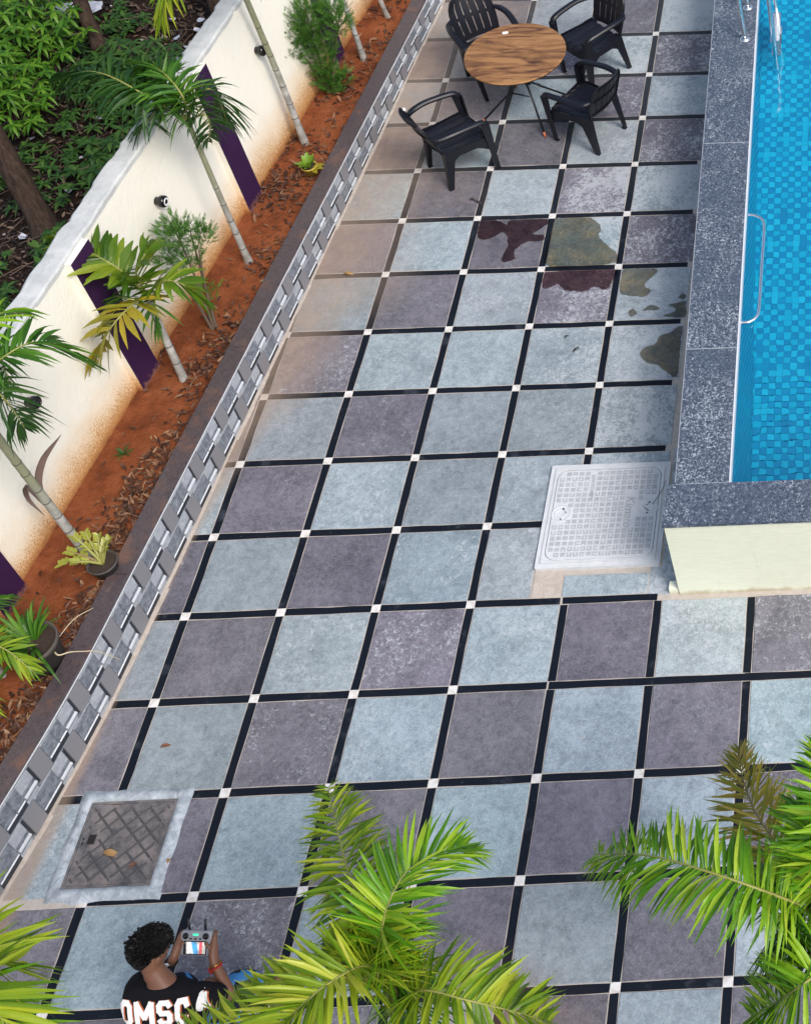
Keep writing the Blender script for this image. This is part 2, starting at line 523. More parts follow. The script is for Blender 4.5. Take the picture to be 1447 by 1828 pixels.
M['shrub'] = leaf_mat('shrub_leaf', [(0.1, (0.030, 0.105, 0.010)), (0.5, (0.070, 0.19, 0.018)), (1.0, (0.155, 0.30, 0.03))], 0.4, 0.3)
M['dry_leaf'] = leaf_mat('dry_leaf', [(0.1, (0.022, 0.009, 0.006)), (0.5, (0.075, 0.030, 0.017)), (0.82, (0.18, 0.085, 0.042)), (1.0, (0.40, 0.27, 0.16))], 0.6, 0.05)
M['dark_litter'] = leaf_mat('dark_litter', [(0.1, (0.008, 0.006, 0.006)), (0.50, (0.026, 0.017, 0.014)), (0.72, (0.085, 0.052, 0.038)), (0.88, (0.20, 0.14, 0.10)), (0.97, (0.42, 0.40, 0.38)), (1.0, (0.50, 0.50, 0.52))], 0.6, 0.05)
M['rachis'] = simple('palm_rachis', (0.27, 0.27, 0.07), 0.5)
M['rachis_dry'] = simple('dry_stalk', (0.24, 0.17, 0.075), 0.6)

def trunk_mat():
    t = NT('ringed_palm_trunk')
    P = t.obj(); sx = t.sep(P)
    col = t.mix(t.sstep(t.noise(P, 9, 5), 0.35, 0.7), (0.22, 0.21, 0.19), (0.42, 0.41, 0.385))
    gr = t.sstep(t.math('ADD', sx[2], t.math('MULTIPLY', t.noise(P, 3, 3), 0.5)), 0.75, 1.5)
    col = t.mix(gr, col, t.mix(t.noise(P, 16, 4), (0.17, 0.185, 0.10), (0.29, 0.285, 0.19)))
    t.pbr(col, 0.7, 0, t.bump(t.noise(P, 30, 4), 0.3, 0.004), 0.3)
    return t.m
M['palm_trunk'] = trunk_mat()
M['trunk_ring'] = simple('trunk_ring', (0.075, 0.07, 0.065), 0.8)
def bark_mat():
    t = NT('tree_bark')
    P = t.obj()
    w = t.n('ShaderNodeMapping'); w.inputs['Scale'].default_value = (6, 6, 1.3)
    t.l(P, w.inputs[0])
    f = t.noise(w.outputs[0], 5, 7, 0.68)
    col = t.ramp(f, [(0.3, (0.022, 0.014, 0.011)), (0.55, (0.07, 0.046, 0.035)), (0.8, (0.125, 0.085, 0.062))])
    t.pbr(col, 0.9, 0, t.bump(f, 0.9, 0.03), 0.2)
    return t.m
M['bark'] = bark_mat()
M['thin_bark'] = simple('thin_bark', (0.11, 0.075, 0.055), 0.85)

M['black_plastic'] = simple('black_plastic', (0.0065, 0.007, 0.012), 0.4, 0, 0.3, 6, 0.04, .35)
M['black_gloss'] = simple('black_gloss', (0.006, 0.006, 0.007), 0.12)
M['white_lens'] = simple('white_lens', (0.75, 0.76, 0.78), 0.25)
M['steel'] = simple('stainless_steel', (0.78, 0.80, 0.80), 0.25, 1.0, 0.1)
M['dark_metal'] = simple('dark_metal', (0.035, 0.037, 0.04), 0.42, 0.7, 0.3)
M['orange_cap'] = simple('orange_cap', (0.55, 0.16, 0.08), 0.5)
M['white_plastic'] = simple('white_plastic', (0.75, 0.75, 0.72), 0.4)
M['paper'] = simple('white_paper', (0.8, 0.78, 0.74), 0.7)
M['yellow_plastic'] = simple('yellow_plastic', (0.46, 0.35, 0.05), 0.5)
M['grey_pot'] = simple('grey_pot_plastic', (0.062, 0.058, 0.055), 0.6, 0, 0.35, 9)
M['mottled_pot'] = simple('dusty_pot_plastic', (0.075, 0.062, 0.052), 0.75, 0, 0.4, 12)
M['pot_soil'] = simple('pot_soil', (0.035, 0.022, 0.015), 0.95, 0, 0.5, 40, 0.6)
M['zz_leaf'] = leaf_mat('zz_leaf', [(0.1, (0.09, 0.16, 0.02)), (0.5, (0.24, 0.28, 0.04)), (1.0, (0.50, 0.42, 0.08))], 0.3, 0.15)
M['croton_leaf'] = leaf_mat('croton_leaf', [(0.1, (0.05, 0.16, 0.02)), (0.6, (0.16, 0.28, 0.03)), (1.0, (0.55, 0.50, 0.05))], 0.3, 0.15)
def pool_wall_mat():
    t = NT('cream_pool_wall_paint'); P = t.pos(); sx = t.sep(P)
    mp = t.n('ShaderNodeMapping'); mp.inputs['Scale'].default_value = (1.2, 1, 9); t.l(P, mp.inputs[0])
    br = t.noise(mp.outputs[0], 9, 6, .7)
    col = t.mix(t.sstep(br, .3, .75), (0.71, 0.735, 0.575), (0.80, 0.815, 0.67))
    n = t.noise(P, 9, 5, .65)
    foot = t.sstep(t.math('ADD', sx[2], t.math('MULTIPLY', n, .16)), .14, .06)
    col = t.mix(t.math('MULTIPLY', foot, .75), col, (0.42, 0.33, 0.20))
    mp2 = t.n('ShaderNodeMapping'); mp2.inputs['Scale'].default_value = (9, 9, .6); t.l(P, mp2.inputs[0])
    col = t.mix(t.math('MULTIPLY', t.sstep(t.noise(mp2.outputs[0], 1.6, 5, .7), .58, .78), .3), col, (0.50, 0.50, 0.40))
    t.pbr(col, .7, 0, t.bump(br, .3, .01), .3)
    return t.m
M['cream_pool_wall'] = pool_wall_mat()
M['frp'] = cement_mat('light_grey_composite', (0.55, 0.57, 0.585), (0.64, 0.655, 0.665), 0.55, 8)
M['frp_dark'] = cement_mat('grey_composite_relief', (0.38, 0.40, 0.42), (0.48, 0.495, 0.51), 0.6, 12)
def iron_mat():
    t = NT('dusty_cast_iron')
    P = t.pos()
    f = t.noise(P, 6, 6, 0.65)
    g = t.sstep(t.math('ADD', f, t.math('MULTIPLY', t.noise(P, 40, 5), 0.3)), 0.45, 0.85)
    col = t.mix(g, (0.065, 0.070, 0.078), (0.225, 0.198, 0.190))
    t.pbr(col, 0.75, 0.1, t.bump(t.noise(P, 90, 4), 0.3, 0.004), 0.3)
    return t.m
M['iron'] = iron_mat()
M['iron_rib'] = simple('iron_rib', (0.075, 0.072, 0.075), .7, .1, .4, 30)
M['hole'] = simple('dark_hole', (0.012, 0.010, 0.009), 0.9)

def wood_mat():
    t = NT('walnut_laminate')
    P = t.obj()
    mp = t.n('ShaderNodeMapping'); mp.inputs['Scale'].default_value = (1.0, 6.0, 1.0); mp.inputs['Rotation'].default_value = (0, 0, R_(14))
    t.l(P, mp.inputs[0])
    a = t.noise(mp.outputs[0], 2.2, 6, 0.62, None, 0.9)
    b = t.noise(mp.outputs[0], 9.0, 5, 0.6, None, 0.5)
    f = t.math('ADD', t.math('MULTIPLY', a, 0.8), t.math('MULTIPLY', b, 0.22))
    col = t.ramp(f, [(0.33, (0.032, 0.015, 0.009)), (0.43, (0.12, 0.052, 0.022)), (0.52, (0.26, 0.125, 0.046)), (0.62, (0.36, 0.19, 0.075)), (0.75, (0.30, 0.145, 0.055))])
    t.pbr(col, 0.3, 0, None, 0.4)
    return t.m
M['wood'] = wood_mat()

# ------------------------------------------------------------------ paving
P0 = 0.68                       # module of the paving grid (slab + strip)
SW, GAP = 0.055, 0.006
POOL_X, POOL_Y = 2.87, 2.04     # corner of the raised pool wall
paving = MB()
paving.add([(-2.0, -3.2, -0.0065), (2.95, -3.2, -0.0065), (2.95, 14, -0.0065), (-2.0, 14, -0.0065)], [(0, 1, 2, 3)])
paving.add([(2.95, -3.2, -0.0065), (7.5, -3.2, -0.0065), (7.5, 2.1, -0.0065), (2.95, 2.1, -0.0065)], [(0, 1, 2, 3)])
paving = paving.build('paving', M['grout'])
tag(paving, kind='structure')

def cell_clip(poly, j_above):
    yc = sum(p[1] for p in poly) / max(1, len(poly)); sl = (kx(yc + .3) - kx(yc - .3)) / .6
    poly = clip(poly, 1.0, -sl, kx(yc) - sl * yc + 0.012)
    if poly and j_above:
        poly = clip(poly, -1.0, -0.0205, -(POOL_X + 0.09))
    return poly

def rough_edge(poly, step=0.13, amp=0.0022):
    out = []
    n = len(poly)
    for i in range(n):
        a, b = Vector(poly[i]), Vector(poly[(i + 1) % n])
        L = (b - a).length
        k = max(1, int(L / step))
        nr = Vector((-(b - a).y, (b - a).x)) / max(L, 1e-6)
        for q in range(k):
            t = q / k
            p = a.lerp(b, t)
            p = p + nr * random.uniform(-amp, amp) if q else p + Vector((random.uniform(-amp, amp), random.uniform(-amp, amp)))
            out.append((p.x, p.y))
    return out

def piece(name, poly, mat, z, bevel, rough=True):
    if len(poly) < 3 or abs(area(poly)) < 0.0012: return None
    cx_ = sum(p[0] for p in poly) / len(poly); cy_ = sum(p[1] for p in poly) / len(poly)
    loc = [(p[0] - cx_, p[1] - cy_) for p in poly]
    if rough: loc = rough_edge(loc)
    tx, ty = random.uniform(-.0025, .0025), random.uniform(-.0025, .0025)
    b = MB()
    b.prism(loc, -0.03, (lambda x, y: z + tx * x + ty * y) if rough else z, bevel)
    return b.build(name, mat, paving, (cx_, cy_, 0))

PURPLE_EXC = {(2, 3), (1, 4), (3, 4), (2, 5), (1, 6), (3, 6)}
NO_SQUARE = {(3, 3), (3, 2), (4, 2), (5, 2), (4, 3), (5, 3), (3, 4), (-1, 1)}
for j in range(-4, 17):
    for i in range(-3, 9):
        x0, y0 = i * P0, j * P0
        above = j >= 3
        if above and i >= 4 and y0 > 1.9: continue
        h = SW / 2 + GAP
        sq = [(x0 + h, y0 + h), (x0 + P0 - h, y0 + h), (x0 + P0 - h, y0 + P0 - h), (x0 + h, y0 + P0 - h)]
        if (i, j) == (3, 3): sq = []
        if (i, j) == (2, 3): sq = clip(sq, -1, 0, -1.775)
        if (i, j) == (3, 4): sq = clip(sq, 0, 1, 3.0)
        if sq:
            sq = cell_clip(sq, above)
            if above and i == 3: sq = clip(sq, -1, 0, -(2.685 + (0.0 if j < 9 else 0.02)))
            pur = (i + j) % 2 != 0 and (i, j) not in PURPLE_EXC
            if len(sq) > 2 and sq[0][0] < 7:
                piece('slate_slab', sq, M['purple_slate'] if pur else M['green_slate'], random.uniform(-.0012, .0012), 0.004)
        # strip along the row (below this cell)
        e = 0.033
        st = [(x0 + e, y0 - SW / 2), (x0 + P0 - e, y0 - SW / 2), (x0 + P0 - e, y0 + SW / 2), (x0 + e, y0 + SW / 2)]
        if not (i, j) in ((3, 4),):
            if j >= 4 and i == 3: st = clip(st, -1, 0, -(2.66 - random.uniform(0, .03)))
            if (i, j) == (2, 4): st = clip(st, -1, 0, -1.79)
            if (i, j) == (3, 3): st = clip(st, -1, 0, -2.66)
            if (i, j) == (-2, 0): st = []
            if (i, j) in ((3, 3), (3, 2), (4, 2), (5, 2)): st = [(p[0] + (-.05 if p[0] < x0 + .3 else .05), p[1]) for p in st] if st else st
            if st and not (above and i >= 4):
                piece('border_strip', cell_clip(st, above), M['black_granite'], -0.004, 0.002)
        # strip along the column (left of this cell)
        st = [(x0 - SW / 2, y0 + e), (x0 + SW / 2, y0 + e), (x0 + SW / 2, y0 + P0 - e), (x0 - SW / 2, y0 + P0 - e)]
        if (i, j) == (3, 4): st = clip(st, 0, 1, 3.1)
        if (i, j) == (3, 3) or (i, j) == (-1, 0) or (above and i > 4): st = []
        if above and i == 4: st = st if 4 < j < 7 else []
        if st: piece('border_strip', cell_clip(st, above), M['black_granite'], -0.004, 0.002)
        # white square on the crossing
        if (i, j) in NO_SQUARE or (above and i >= 4): continue
        s = 0.0315
        q = [(x0 - s, y0 - s), (x0 + s, y0 - s), (x0 + s, y0 + s), (x0 - s, y0 + s)]
        if q[0][0] > kx(y0) + 0.02:
            piece('corner_square', q, M['white_marble'], -0.001, 0.002, False)
# patches beside the light-grey manhole
piece('cement_patch', [(1.79, 2.075), (2.0, 2.075), (2.0, 2.33), (1.79, 2.33)], M['beige_cement'], 0.002, 0.003)
piece('slate_offcut', [(2.01, 2.075), (2.63, 2.075), (2.63, 2.25), (2.01, 2.25)], M['green_slate'], 0.0, 0.004)
piece('cement_patch', [(2.64, 2.06), (2.86, 2.06), (2.86, 3.4), (2.72, 3.4), (2.72, 2.3), (2.64, 2.3)], M['cement'], -0.004, 0.003)
b = MB()
# mortar fillet where the paving meets the kerb
for k in range(34):
    y0 = -1.8 + k * 0.34
    w1 = 0.018 + 0.014 * random.random()
    b.prism([(kx(y0), y0), (kx(y0) + w1, y0), (kx(y0 + .34) + w1 * random.uniform(.7, 1.3), y0 + .34), (kx(y0 + .34), y0 + .34)], -0.02, 0.004, 0.003)
b.build('mortar_fillet', M['beige_cement'], paving)

# water on the slabs
def puddle_mat(name, a, b_):
    t = NT(name)
    P = t.pos()
    col = t.mix(t.sstep(t.noise(P, 6, 6, 0.65), 0.35, 0.7), a, b_)
    tr = t.n('ShaderNodeBsdfTransparent'); t.l(col, tr.inputs[0])
    gl = t.n('ShaderNodeBsdfGlossy'); gl.inputs['Roughness'].default_value = 0.12
    fr = t.n('ShaderNodeFresnel'); fr.inputs['IOR'].default_value = 1.33
    mx = t.n('ShaderNodeMixShader')
    t.l(fr.outputs[0], mx.inputs[0]); t.l(tr.outputs[0], mx.inputs[1]); t.l(gl.outputs[0], mx.inputs[2])
    t.l(mx.outputs[0], t.out.inputs[0])
    return t.m
M['wet_purple'] = puddle_mat('wet_purple_stone', (0.52, 0.41, 0.42), (0.68, 0.53, 0.52))
M['wet_green'] = puddle_mat('wet_green_stone', (0.62, 0.61, 0.56), (0.76, 0.67, 0.53))
def puddle(polys, mat, label):
    b = MB()
    for poly in polys:
        pts = [p.xy for p in crv([(x, y, 0) for x, y in poly + [poly[0]]], 9)][:-1]
        pts = [(p[0] + .010 * mnoise.noise(Vector((p[0] * 24, p[1] * 24, 0))) + .006 * mnoise.noise(Vector((p[0] * 60, p[1] * 60, 0))), p[1] + .010 * mnoise.noise(Vector((p[0] * 24, p[1] * 24, 9))) + .006 * mnoise.noise(Vector((p[0] * 60, p[1] * 60, 9)))) for p in pts]
        if area(pts) < 0: pts.reverse()
        b.prism(pts, 0.0008, 0.004)
    o = b.build('water_puddle', mat)
    tag(o, label, 'puddle', 'puddles drying on the slabs')
    return o
puddle([[(0.715, 6.085), (0.826, 6.09), (0.9, 6.06), (0.969, 6.02), (1.0, 6.07), (1.32, 6.075), (1.318, 5.997), (1.217, 5.886), (1.318, 5.866), (1.318, 5.794), (1.182, 5.786), (1.088, 5.684), (1.105, 5.578), (1.023, 5.539), (0.991, 5.583), (1.015, 5.737), (0.997, 5.845), (0.94, 5.92), (0.86, 5.86), (0.773, 5.834), (0.722, 5.894)]],
       M['wet_purple'], 'branching dark wet stain on the purple slab below the left chair')
puddle([[(1.395, 6.08), (1.686, 6.076), (1.799, 5.99), (1.83, 5.901), (1.819, 5.829), (1.92, 5.695), (1.995, 5.62), (1.998, 5.485), (1.401, 5.487)]],
       M['wet_green'], 'large olive wet patch covering most of one green slab')
puddle([[(1.40, 5.40), (2.0, 5.405), (1.998, 5.238), (1.96, 5.159), (1.867, 5.198), (1.767, 5.149), (1.618, 5.169), (1.535, 5.241), (1.43, 5.191), (1.398, 5.268)]],
       M['wet_purple'], 'dark maroon wet band along the upper edge of a purple slab')
puddle([[(2.082, 5.398), (2.366, 5.393), (2.373, 5.324), (2.296, 5.205), (2.352, 5.135), (2.347, 5.088), (2.287, 5.057), (2.153, 5.084), (2.085, 5.134)],
        [(2.184, 4.89), (2.23, 4.914), (2.264, 4.86), (2.21, 4.83)], [(2.304, 4.891), (2.37, 4.954), (2.445, 4.93), (2.433, 4.898)],
        [(2.604, 5.042), (2.64, 5.081), (2.668, 5.039), (2.646, 5.007)], [(2.67, 4.99), (2.675, 4.81), (2.50, 4.82), (2.58, 4.86), (2.60, 4.90), (2.53, 4.946), (2.585, 4.967)]],
       M['wet_green'], 'scattered olive wet spots on the slab beside the pool coping')
puddle([[(2.675, 4.70), (2.672, 4.425), (2.675, 4.16), (2.617, 4.152), (2.494, 4.267), (2.413, 4.296), (2.343, 4.379), (2.363, 4.459), (2.47, 4.517), (2.482, 4.592), (2.569, 4.626), (2.626, 4.681)]],
       M['wet_green'], 'grey wet patch spreading from the pool side over a pale slab')

# ------------------------------------------------------------------ planter kerb
kerb = empty('planter_kerb', (kx(4), 4, 0))
tag(kerb, 'long low planter kerb faced with relief tiles and topped with dark granite', 'kerb')
KI = Matrix.Translation((-kx(4), -4, 0))
KD = Vector((KS, 1, 0)).normalized(); KN = Vector((KD.y, -KD.x, 0))
def kpt(u, v, out, h0=0.0, h1=None):
    """u metres along the kerb from y=0, v 0..1 of the face height, out from the face"""
    p = Vector((kx(u), u, 0)) + KN * out
    h = kz(p.y) - 0.035
    return KI @ Vector((p.x, p.y, v * h))
M['tile_grey'] = simple('relief_tile_grey', (0.205, 0.203, 0.218), 0.5, 0, 0.06, 30)
M['tile_white'] = simple('relief_tile_white', (0.66, 0.68, 0.71), 0.3, 0, 0.06, 20)
M['tile_mottled'] = cement_mat('relief_tile_mottled', (0.10, 0.115, 0.145), (0.27, 0.295, 0.33), 0.4, 26)
M['tile_pale'] = cement_mat('relief_tile_pale', (0.30, 0.32, 0.355), (0.44, 0.465, 0.50), 0.4, 20)
M['tile_dark'] = simple('relief_tile_dark', (0.022, 0.025, 0.033), 0.5)
M['tile_silver'] = simple('relief_tile_silver', (0.50, 0.52, 0.55), 0.3, 0, .15, 25)
TM = [M['tile_mottled'], M['tile_grey'], M['tile_white'], M['tile_pale'], M['tile_dark'], M['tile_silver']]
def kbox(b, u0, u1, v0, v1, o0, o1, mi, skew=0.0):
    b.hexa([kpt(u0 + skew * v0, v0, o1), kpt(u1 + skew * v0, v0, o1), kpt(u1 + skew * v0, v0, o0), kpt(u0 + skew * v0, v0, o0),
            kpt(u0 + skew * v1, v1, o1), kpt(u1 + skew * v1, v1, o1), kpt(u1 + skew * v1, v1, o0), kpt(u0 + skew * v1, v1, o0)], mi)
def kroll(b, u0, u1, v, r, mi, seg=6):
    """half-round moulding lying along the kerb"""
    vs = []; fs = []
    for u in (u0, u1):
        for k in range(seg + 1):
            w = -math.pi / 2 + math.pi * k / seg
            h = kz(u) - 0.035
            vs.append(kpt(u, v + r * math.sin(w) / h, 0.004 + r * 0.8 * math.cos(w)))
    for k in range(seg):
        fs.append((k, k + 1, seg + 1 + k + 1, seg + 1 + k))
    fs.append(tuple(range(seg + 1))); fs.append(tuple(reversed(range(seg + 1, 2 * seg + 2))))
    b.add(vs, fs, mi, False)
TL = 0.48
def facing_tile(u0):
    b = MB()
    kbox(b, u0 + .0015, u0 + TL - .0015, 0.0, 1.0, -0.02, 0.0, 0)
    def row(v0, v1, du):
        H = v1 - v0
        def part(a, c, fn):
            a += du; c += du
            for s in (0, -TL):
                lo, hi = max(a + s, 0.002), min(c + s, TL - .002)
                if hi - lo > 0.012: fn(u0 + lo, u0 + hi)
        part(0.0, .125, lambda p, q: kbox(b, p, q, v0 + .03 * H, v0 + .97 * H, 0, .007, 1))
        def panel(p, q):
            kbox(b, p + .004, q - .004, v0 + .36 * H, v0 + .93 * H, 0, .004, 0)
            kbox(b, p, q, v0 + .94 * H, v0 + .985 * H, 0, .005, 3)
            kroll(b, p + .006, q, v0 + .26 * H, .007, 2)
            kbox(b, p + .002, q + .004, v0 + .02 * H, v0 + .17 * H, 0, .002, 4)
        part(.13, .325, panel)
        def scroll(p, q):
            kbox(b, p + .003, q, v0 + .52 * H, v0 + .97 * H, 0, .005, 3)
            kroll(b, p + .006, q - .002, v0 + .30 * H, .016, 5)
            kbox(b, p, q - .01, v0 + .01 * H, v0 + .14 * H, 0, .002, 3)
        part(.328, .455, scroll)
        part(.458, .478, lambda p, q: kbox(b, p, q, v0 + .12 * H, v0 + .92 * H, 0, .002, 4))
    row(0.01, 0.5, 0.0)
    row(0.5, 0.985, 0.24)
    return b.build('facing_tile', TM, kerb)
u = -1.95
while u < 10.6:
    facing_tile(u); u += TL
def sweep(b, ys, section):
    """section(y) gives a closed loop of points; joined along the kerb"""
    vs = []; fs = []
    for y in ys: vs += section(y)
    m_ = len(vs) // len(ys)
    for k in range(len(ys) - 1):
        for q in range(m_):
            q2 = (q + 1) % m_
            fs.append((k * m_ + q, (k + 1) * m_ + q, (k + 1) * m_ + q2, k * m_ + q2))
    fs.append(tuple(range(m_))); fs.append(tuple(reversed(range((len(ys) - 1) * m_, len(ys) * m_))))
    b.add(vs, fs)
b = MB()
sweep(b, [-1.95 + .24 * k for k in range(53)], lambda y: [kpt(y, 1.001, -.02), kpt(y, 1.001, .005), kpt(y, 1.028, .005), kpt(y, 1.028, -.02)])
b.build('edge_trim', M['tile_white'], kerb)
seams = [-3.0, -0.55, 2.09, 4.25, 5.42, 7.3, 8.9, 11.5]
CW = 0.142
for a, c in zip(seams[:-1], seams[1:]):
    n = 3
    for_k = []
    b = MB()
    def cp(y, out, dz):
        p = Vector((kx(y), y, kz(y) + dz)) + KN * out
        return KI @ p
    a2, c2 = a + 0.002, c - 0.002
    nn_ = max(2, int((c2 - a2) / .24) + 1)
    sweep(b, [a2 + (c2 - a2) * k / nn_ for k in range(nn_ + 1)], lambda y: [cp(y, .004, -.021), cp(y, .006, -.004), cp(y, .003, 0), cp(y, -CW + .003, 0), cp(y, -CW, -.004), cp(y, -CW, -.021)])
    b.build('coping_slab', M['kerb_granite'], kerb)
b = MB()
for k in range(48):
    y0 = -2 + k * .2625; y1 = y0 + .2625
    p = lambda y, out, z: KI @ (Vector((kx(y), y, z)) + KN * out)
    b.hexa([p(y0, -.021, 0), p(y1, -.021, 0), p(y1, -.13, 0), p(y0, -.13, 0), p(y0, -.021, kz(y0) - .022), p(y1, -.021, kz(y1) - .022), p(y1, -.13, kz(y1) - .022), p(y0, -.13, kz(y0) - .022)])
b.build('kerb_core', M['cement'], kerb)

# ------------------------------------------------------------------ soil bed, boundary wall, plot beyond
b = MB()
NY, NX = 190, 18
vs = []; fs = []
for a in range(NY + 1):
    y = -2.2 + 13.4 * a / NY
    xl, xr = wx(y) - 0.05, kx(y) - CW + 0.03
    for c in range(NX + 1):
        x = xl + (xr - xl) * c / NX
        vs.append((x, y, soil_z(x, y) + 0.02 * max(0, 1 - c / 3)))
for a in range(NY):
    for c in range(NX):
        i = a * (NX + 1) + c
        fs.append((i, i + 1, i + NX + 2, i + NX + 1))
b.add(vs, fs, 0, True)
tag(b.build('soil_bed', M['soil']), kind='structure')

bwall = empty('boundary_wall', (wx(5), 5, 0))
tag(bwall, 'cream boundary wall stained orange at its foot with purple pillars and rough top', 'wall')
WI = Matrix.Translation((-wx(5), -5, 0))
WD = Vector((WS, 1, 0)).normalized(); WNN = Vector((WD.y, -WD.x, 0))
def wpt(y, z, out):
    return WI @ (Vector((wx(y), y, z)) + WNN * out)
WT = 1.80
PIL = [-0.13, 1.94, 4.01, 6.08, 8.15, 10.22]
PW = 0.27
ys = [-2.6]
for p in PIL: ys += [p - PW / 2, p + PW / 2]
ys.append(12.0)
for k in range(0, len(ys), 2):
    y0, y1 = ys[k], ys[k + 1]
    if y1 - y0 < .05: continue
    b = MB()
    b.hexa([wpt(y0, -.05, 0), wpt(y1, -.05, 0), wpt(y1, -.05, -.16), wpt(y0, -.05, -.16), wpt(y0, WT, 0), wpt(y1, WT, 0), wpt(y1, WT, -.16), wpt(y0, WT, -.16)])
    b.build('wall_panel', M['cream_wall'], bwall)
for p in PIL:
    b = MB()
    y0, y1 = p - PW / 2, p + PW / 2
    b.hexa([wpt(y0, -.05, .05), wpt(y1, -.05, .05), wpt(y1, -.05, -.16), wpt(y0, -.05, -.16), wpt(y0, WT, .05), wpt(y1, WT, .05), wpt(y1, WT, -.16), wpt(y0, WT, -.16)])
    o = b.build('pillar', [M['cream_wall'], M['purple_paint']], bwall)
    for pl in o.data.polygons:
        if pl.normal.dot(WNN) > 0.9: pl.material_index = 1
# rough cement top, in lengths with a ragged outer edge
yy = -2.6
while yy < 12.0:
    y1 = min(yy + 1.45 + random.uniform(-.2, .2), 12.0)
    b = MB(); vs = []; n = 26
    ring = []
    for k in range(n + 1):
        y = yy + (y1 - yy) * k / n
        f_in = 0.004 + 0.010 * (mnoise.noise(Vector((y * 6, 2, 0))) + .4 * mnoise.noise(Vector((y * 22, 7, 0))))
        f_out = -0.185 + 0.035 * mnoise.noise(Vector((y * 3.0, 5, 0))) + 0.022 * mnoise.noise(Vector((y * 14.0, 9, 0)))
        zt = WT + 0.03 + 0.010 * mnoise.noise(Vector((y * 5, 1, 1)))
        ring.append([wpt(y, WT - .012, f_in), wpt(y, zt - .008, f_in), wpt(y, zt, f_in - .018), wpt(y, zt + .006 * mnoise.noise(Vector((y * 20, 3, 3))), -.09), wpt(y, zt - .006, f_out + .02), wpt(y, zt - .022, f_out), wpt(y, WT - .05, f_out)])
    m_ = len(ring[0])
    for r_ in ring: vs += r_
    fs = []
    for k in range(n):
        for q in range(m_ - 1):
            fs.append((k * m_ + q, (k + 1) * m_ + q, (k + 1) * m_ + q + 1, k * m_ + q + 1))
    fs.append(tuple(range(m_))); fs.append(tuple(reversed(range(n * m_, (n + 1) * m_))))
    b.add(vs, fs, 0)
    b.build('cement_top', M['wall_top'], bwall)
    yy = y1 + 0.001

# bulkhead lights on the wall
LL = ['glossy black round wall light nearest the bottom of the wall, lens turned away',
      'black round wall light with a white ring lens, in the middle of the wall',
      'small black round wall light high up the wall, near the feathery conifer']
for k, (y, z) in enumerate(((2.966, 1.356), (5.015, 1.352), (7.003, 1.315))):
    t = empty('wall_light', WI.inverted() @ wpt(y, z, 0.0))
    t.rotation_euler = (0, 0, math.atan2(WNN.y, WNN.x))
    tag(t, LL[k], 'wall light', 'round wall lights')
    mm = Matrix.Rotation(R_(90), 4, 'Y')
    b = MB(); b.lathe([(0.0, 0), (.036, 0), (.036, .03), (.046, .034), (.05, .042), (.05, .066), (.044, .078), (.034, .082)], n=28, m=mm)
    b.build('housing', M['black_gloss'], t)
    b = MB(); b.lathe([(.034, .0815), (.034, .079), (.020, .078), (.0195, .0815)] if k == 1 else [(.034, .0815), (.028, .080), (.012, .080), (.01, .0815)], n=28, m=mm)
    b.build('lens_ring', M['white_lens'] if k == 1 else M['black_gloss'], t)
    b = MB(); b.lathe([(.0195, .0815), (.013, .089), (.0, .092)], n=24, m=mm)
    b.build('lens', M['black_gloss'], t)

# vacant plot
b = MB(); vs = []; fs = []
NA = 70
for a in range(NA + 1):
    for c in range(NA + 1):
        x = -30 + 28.5 * (c / NA) ** 0.5; y = -3 + 33 * (a / NA) ** 1.4
        vs.append((min(x, wx(y) - 0.10), y, 0.06 * mnoise.noise(Vector((x * .8, y * .8, 4))) + .03 * mnoise.noise(Vector((x * 3, y * 3, 4)))))
for a in range(NA):
    for c in range(NA):
        i = a * (NA + 1) + c
        fs.append((i, i + 1, i + NA + 2, i + NA + 1))
b.add(vs, fs, 0, True)
tag(b.build('vacant_plot', M['plot_soil']), kind='structure')
b = MB()
b.add([(-150, -150, -3.0), (150, -150, -3.0), (150, 150, -3.0), (-150, 150, -3.0)], [(0, 1, 2, 3)])
tag(b.build('ground', M['plot_soil']), kind='structure')
def plot_z(x, y):
    return 0.06 * mnoise.noise(Vector((x * .8, y * .8, 4))) + .03 * mnoise.noise(Vector((x * 3, y * 3, 4)))

# ------------------------------------------------------------------ raised pool
PZ = 0.89                                   # top of the coping
WATER = 0.80
def px_out(y): return 2.93 - 0.0215 * (y - 2.4)      # outer edge of the side coping
def px_in(y): return 3.318 - 0.0155 * (y - 2.4)      # inner edge
pool = empty('raised_pool_wall', (POOL_X, POOL_Y, 0))
tag(pool, 'raised pool wall with cream end face and speckled blue-grey granite coping', 'pool wall')
PI_ = Matrix.Translation((-POOL_X, -POOL_Y, 0))
def pbox(b, p, z0, z1, mi=0, grow=0.0):
    b.hexa([PI_ @ Vector((x, y, z0)) for x, y in p] + [PI_ @ Vector((x, y, z1)) for x, y in p], mi)
b = MB()
pbox(b, [(2.875, 2.05), (7.5, 2.05), (7.5, 2.36), (2.875, 2.36)], -0.03, PZ - .031)
b.build('end_wall', M['cream_pool_wall'], pool)
b = MB()
pbox(b, [(px_out(2.36) + .01, 2.362), (3.30, 2.362), (px_in(12) - .015, 12.0), (px_out(12) + .01, 12.0)], -0.03, PZ - .031)
b.build('side_wall', M['cream_pool_wall'], pool)
b = MB()
pbox(b, [(2.80, 2.06), (2.868, 2.06), (2.868, 2.13), (2.80, 2.13)], -.02, .055)
b.build('plinth_stub', M['cream_pool_wall'], pool)
b = MB()
pbox(b, [(2.866, 2.036), (4.6, 2.036), (4.6, 2.382), (2.866, 2.382)], PZ - .03, PZ)
b.build('coping_slab', M['pool_granite'], pool)
b = MB()
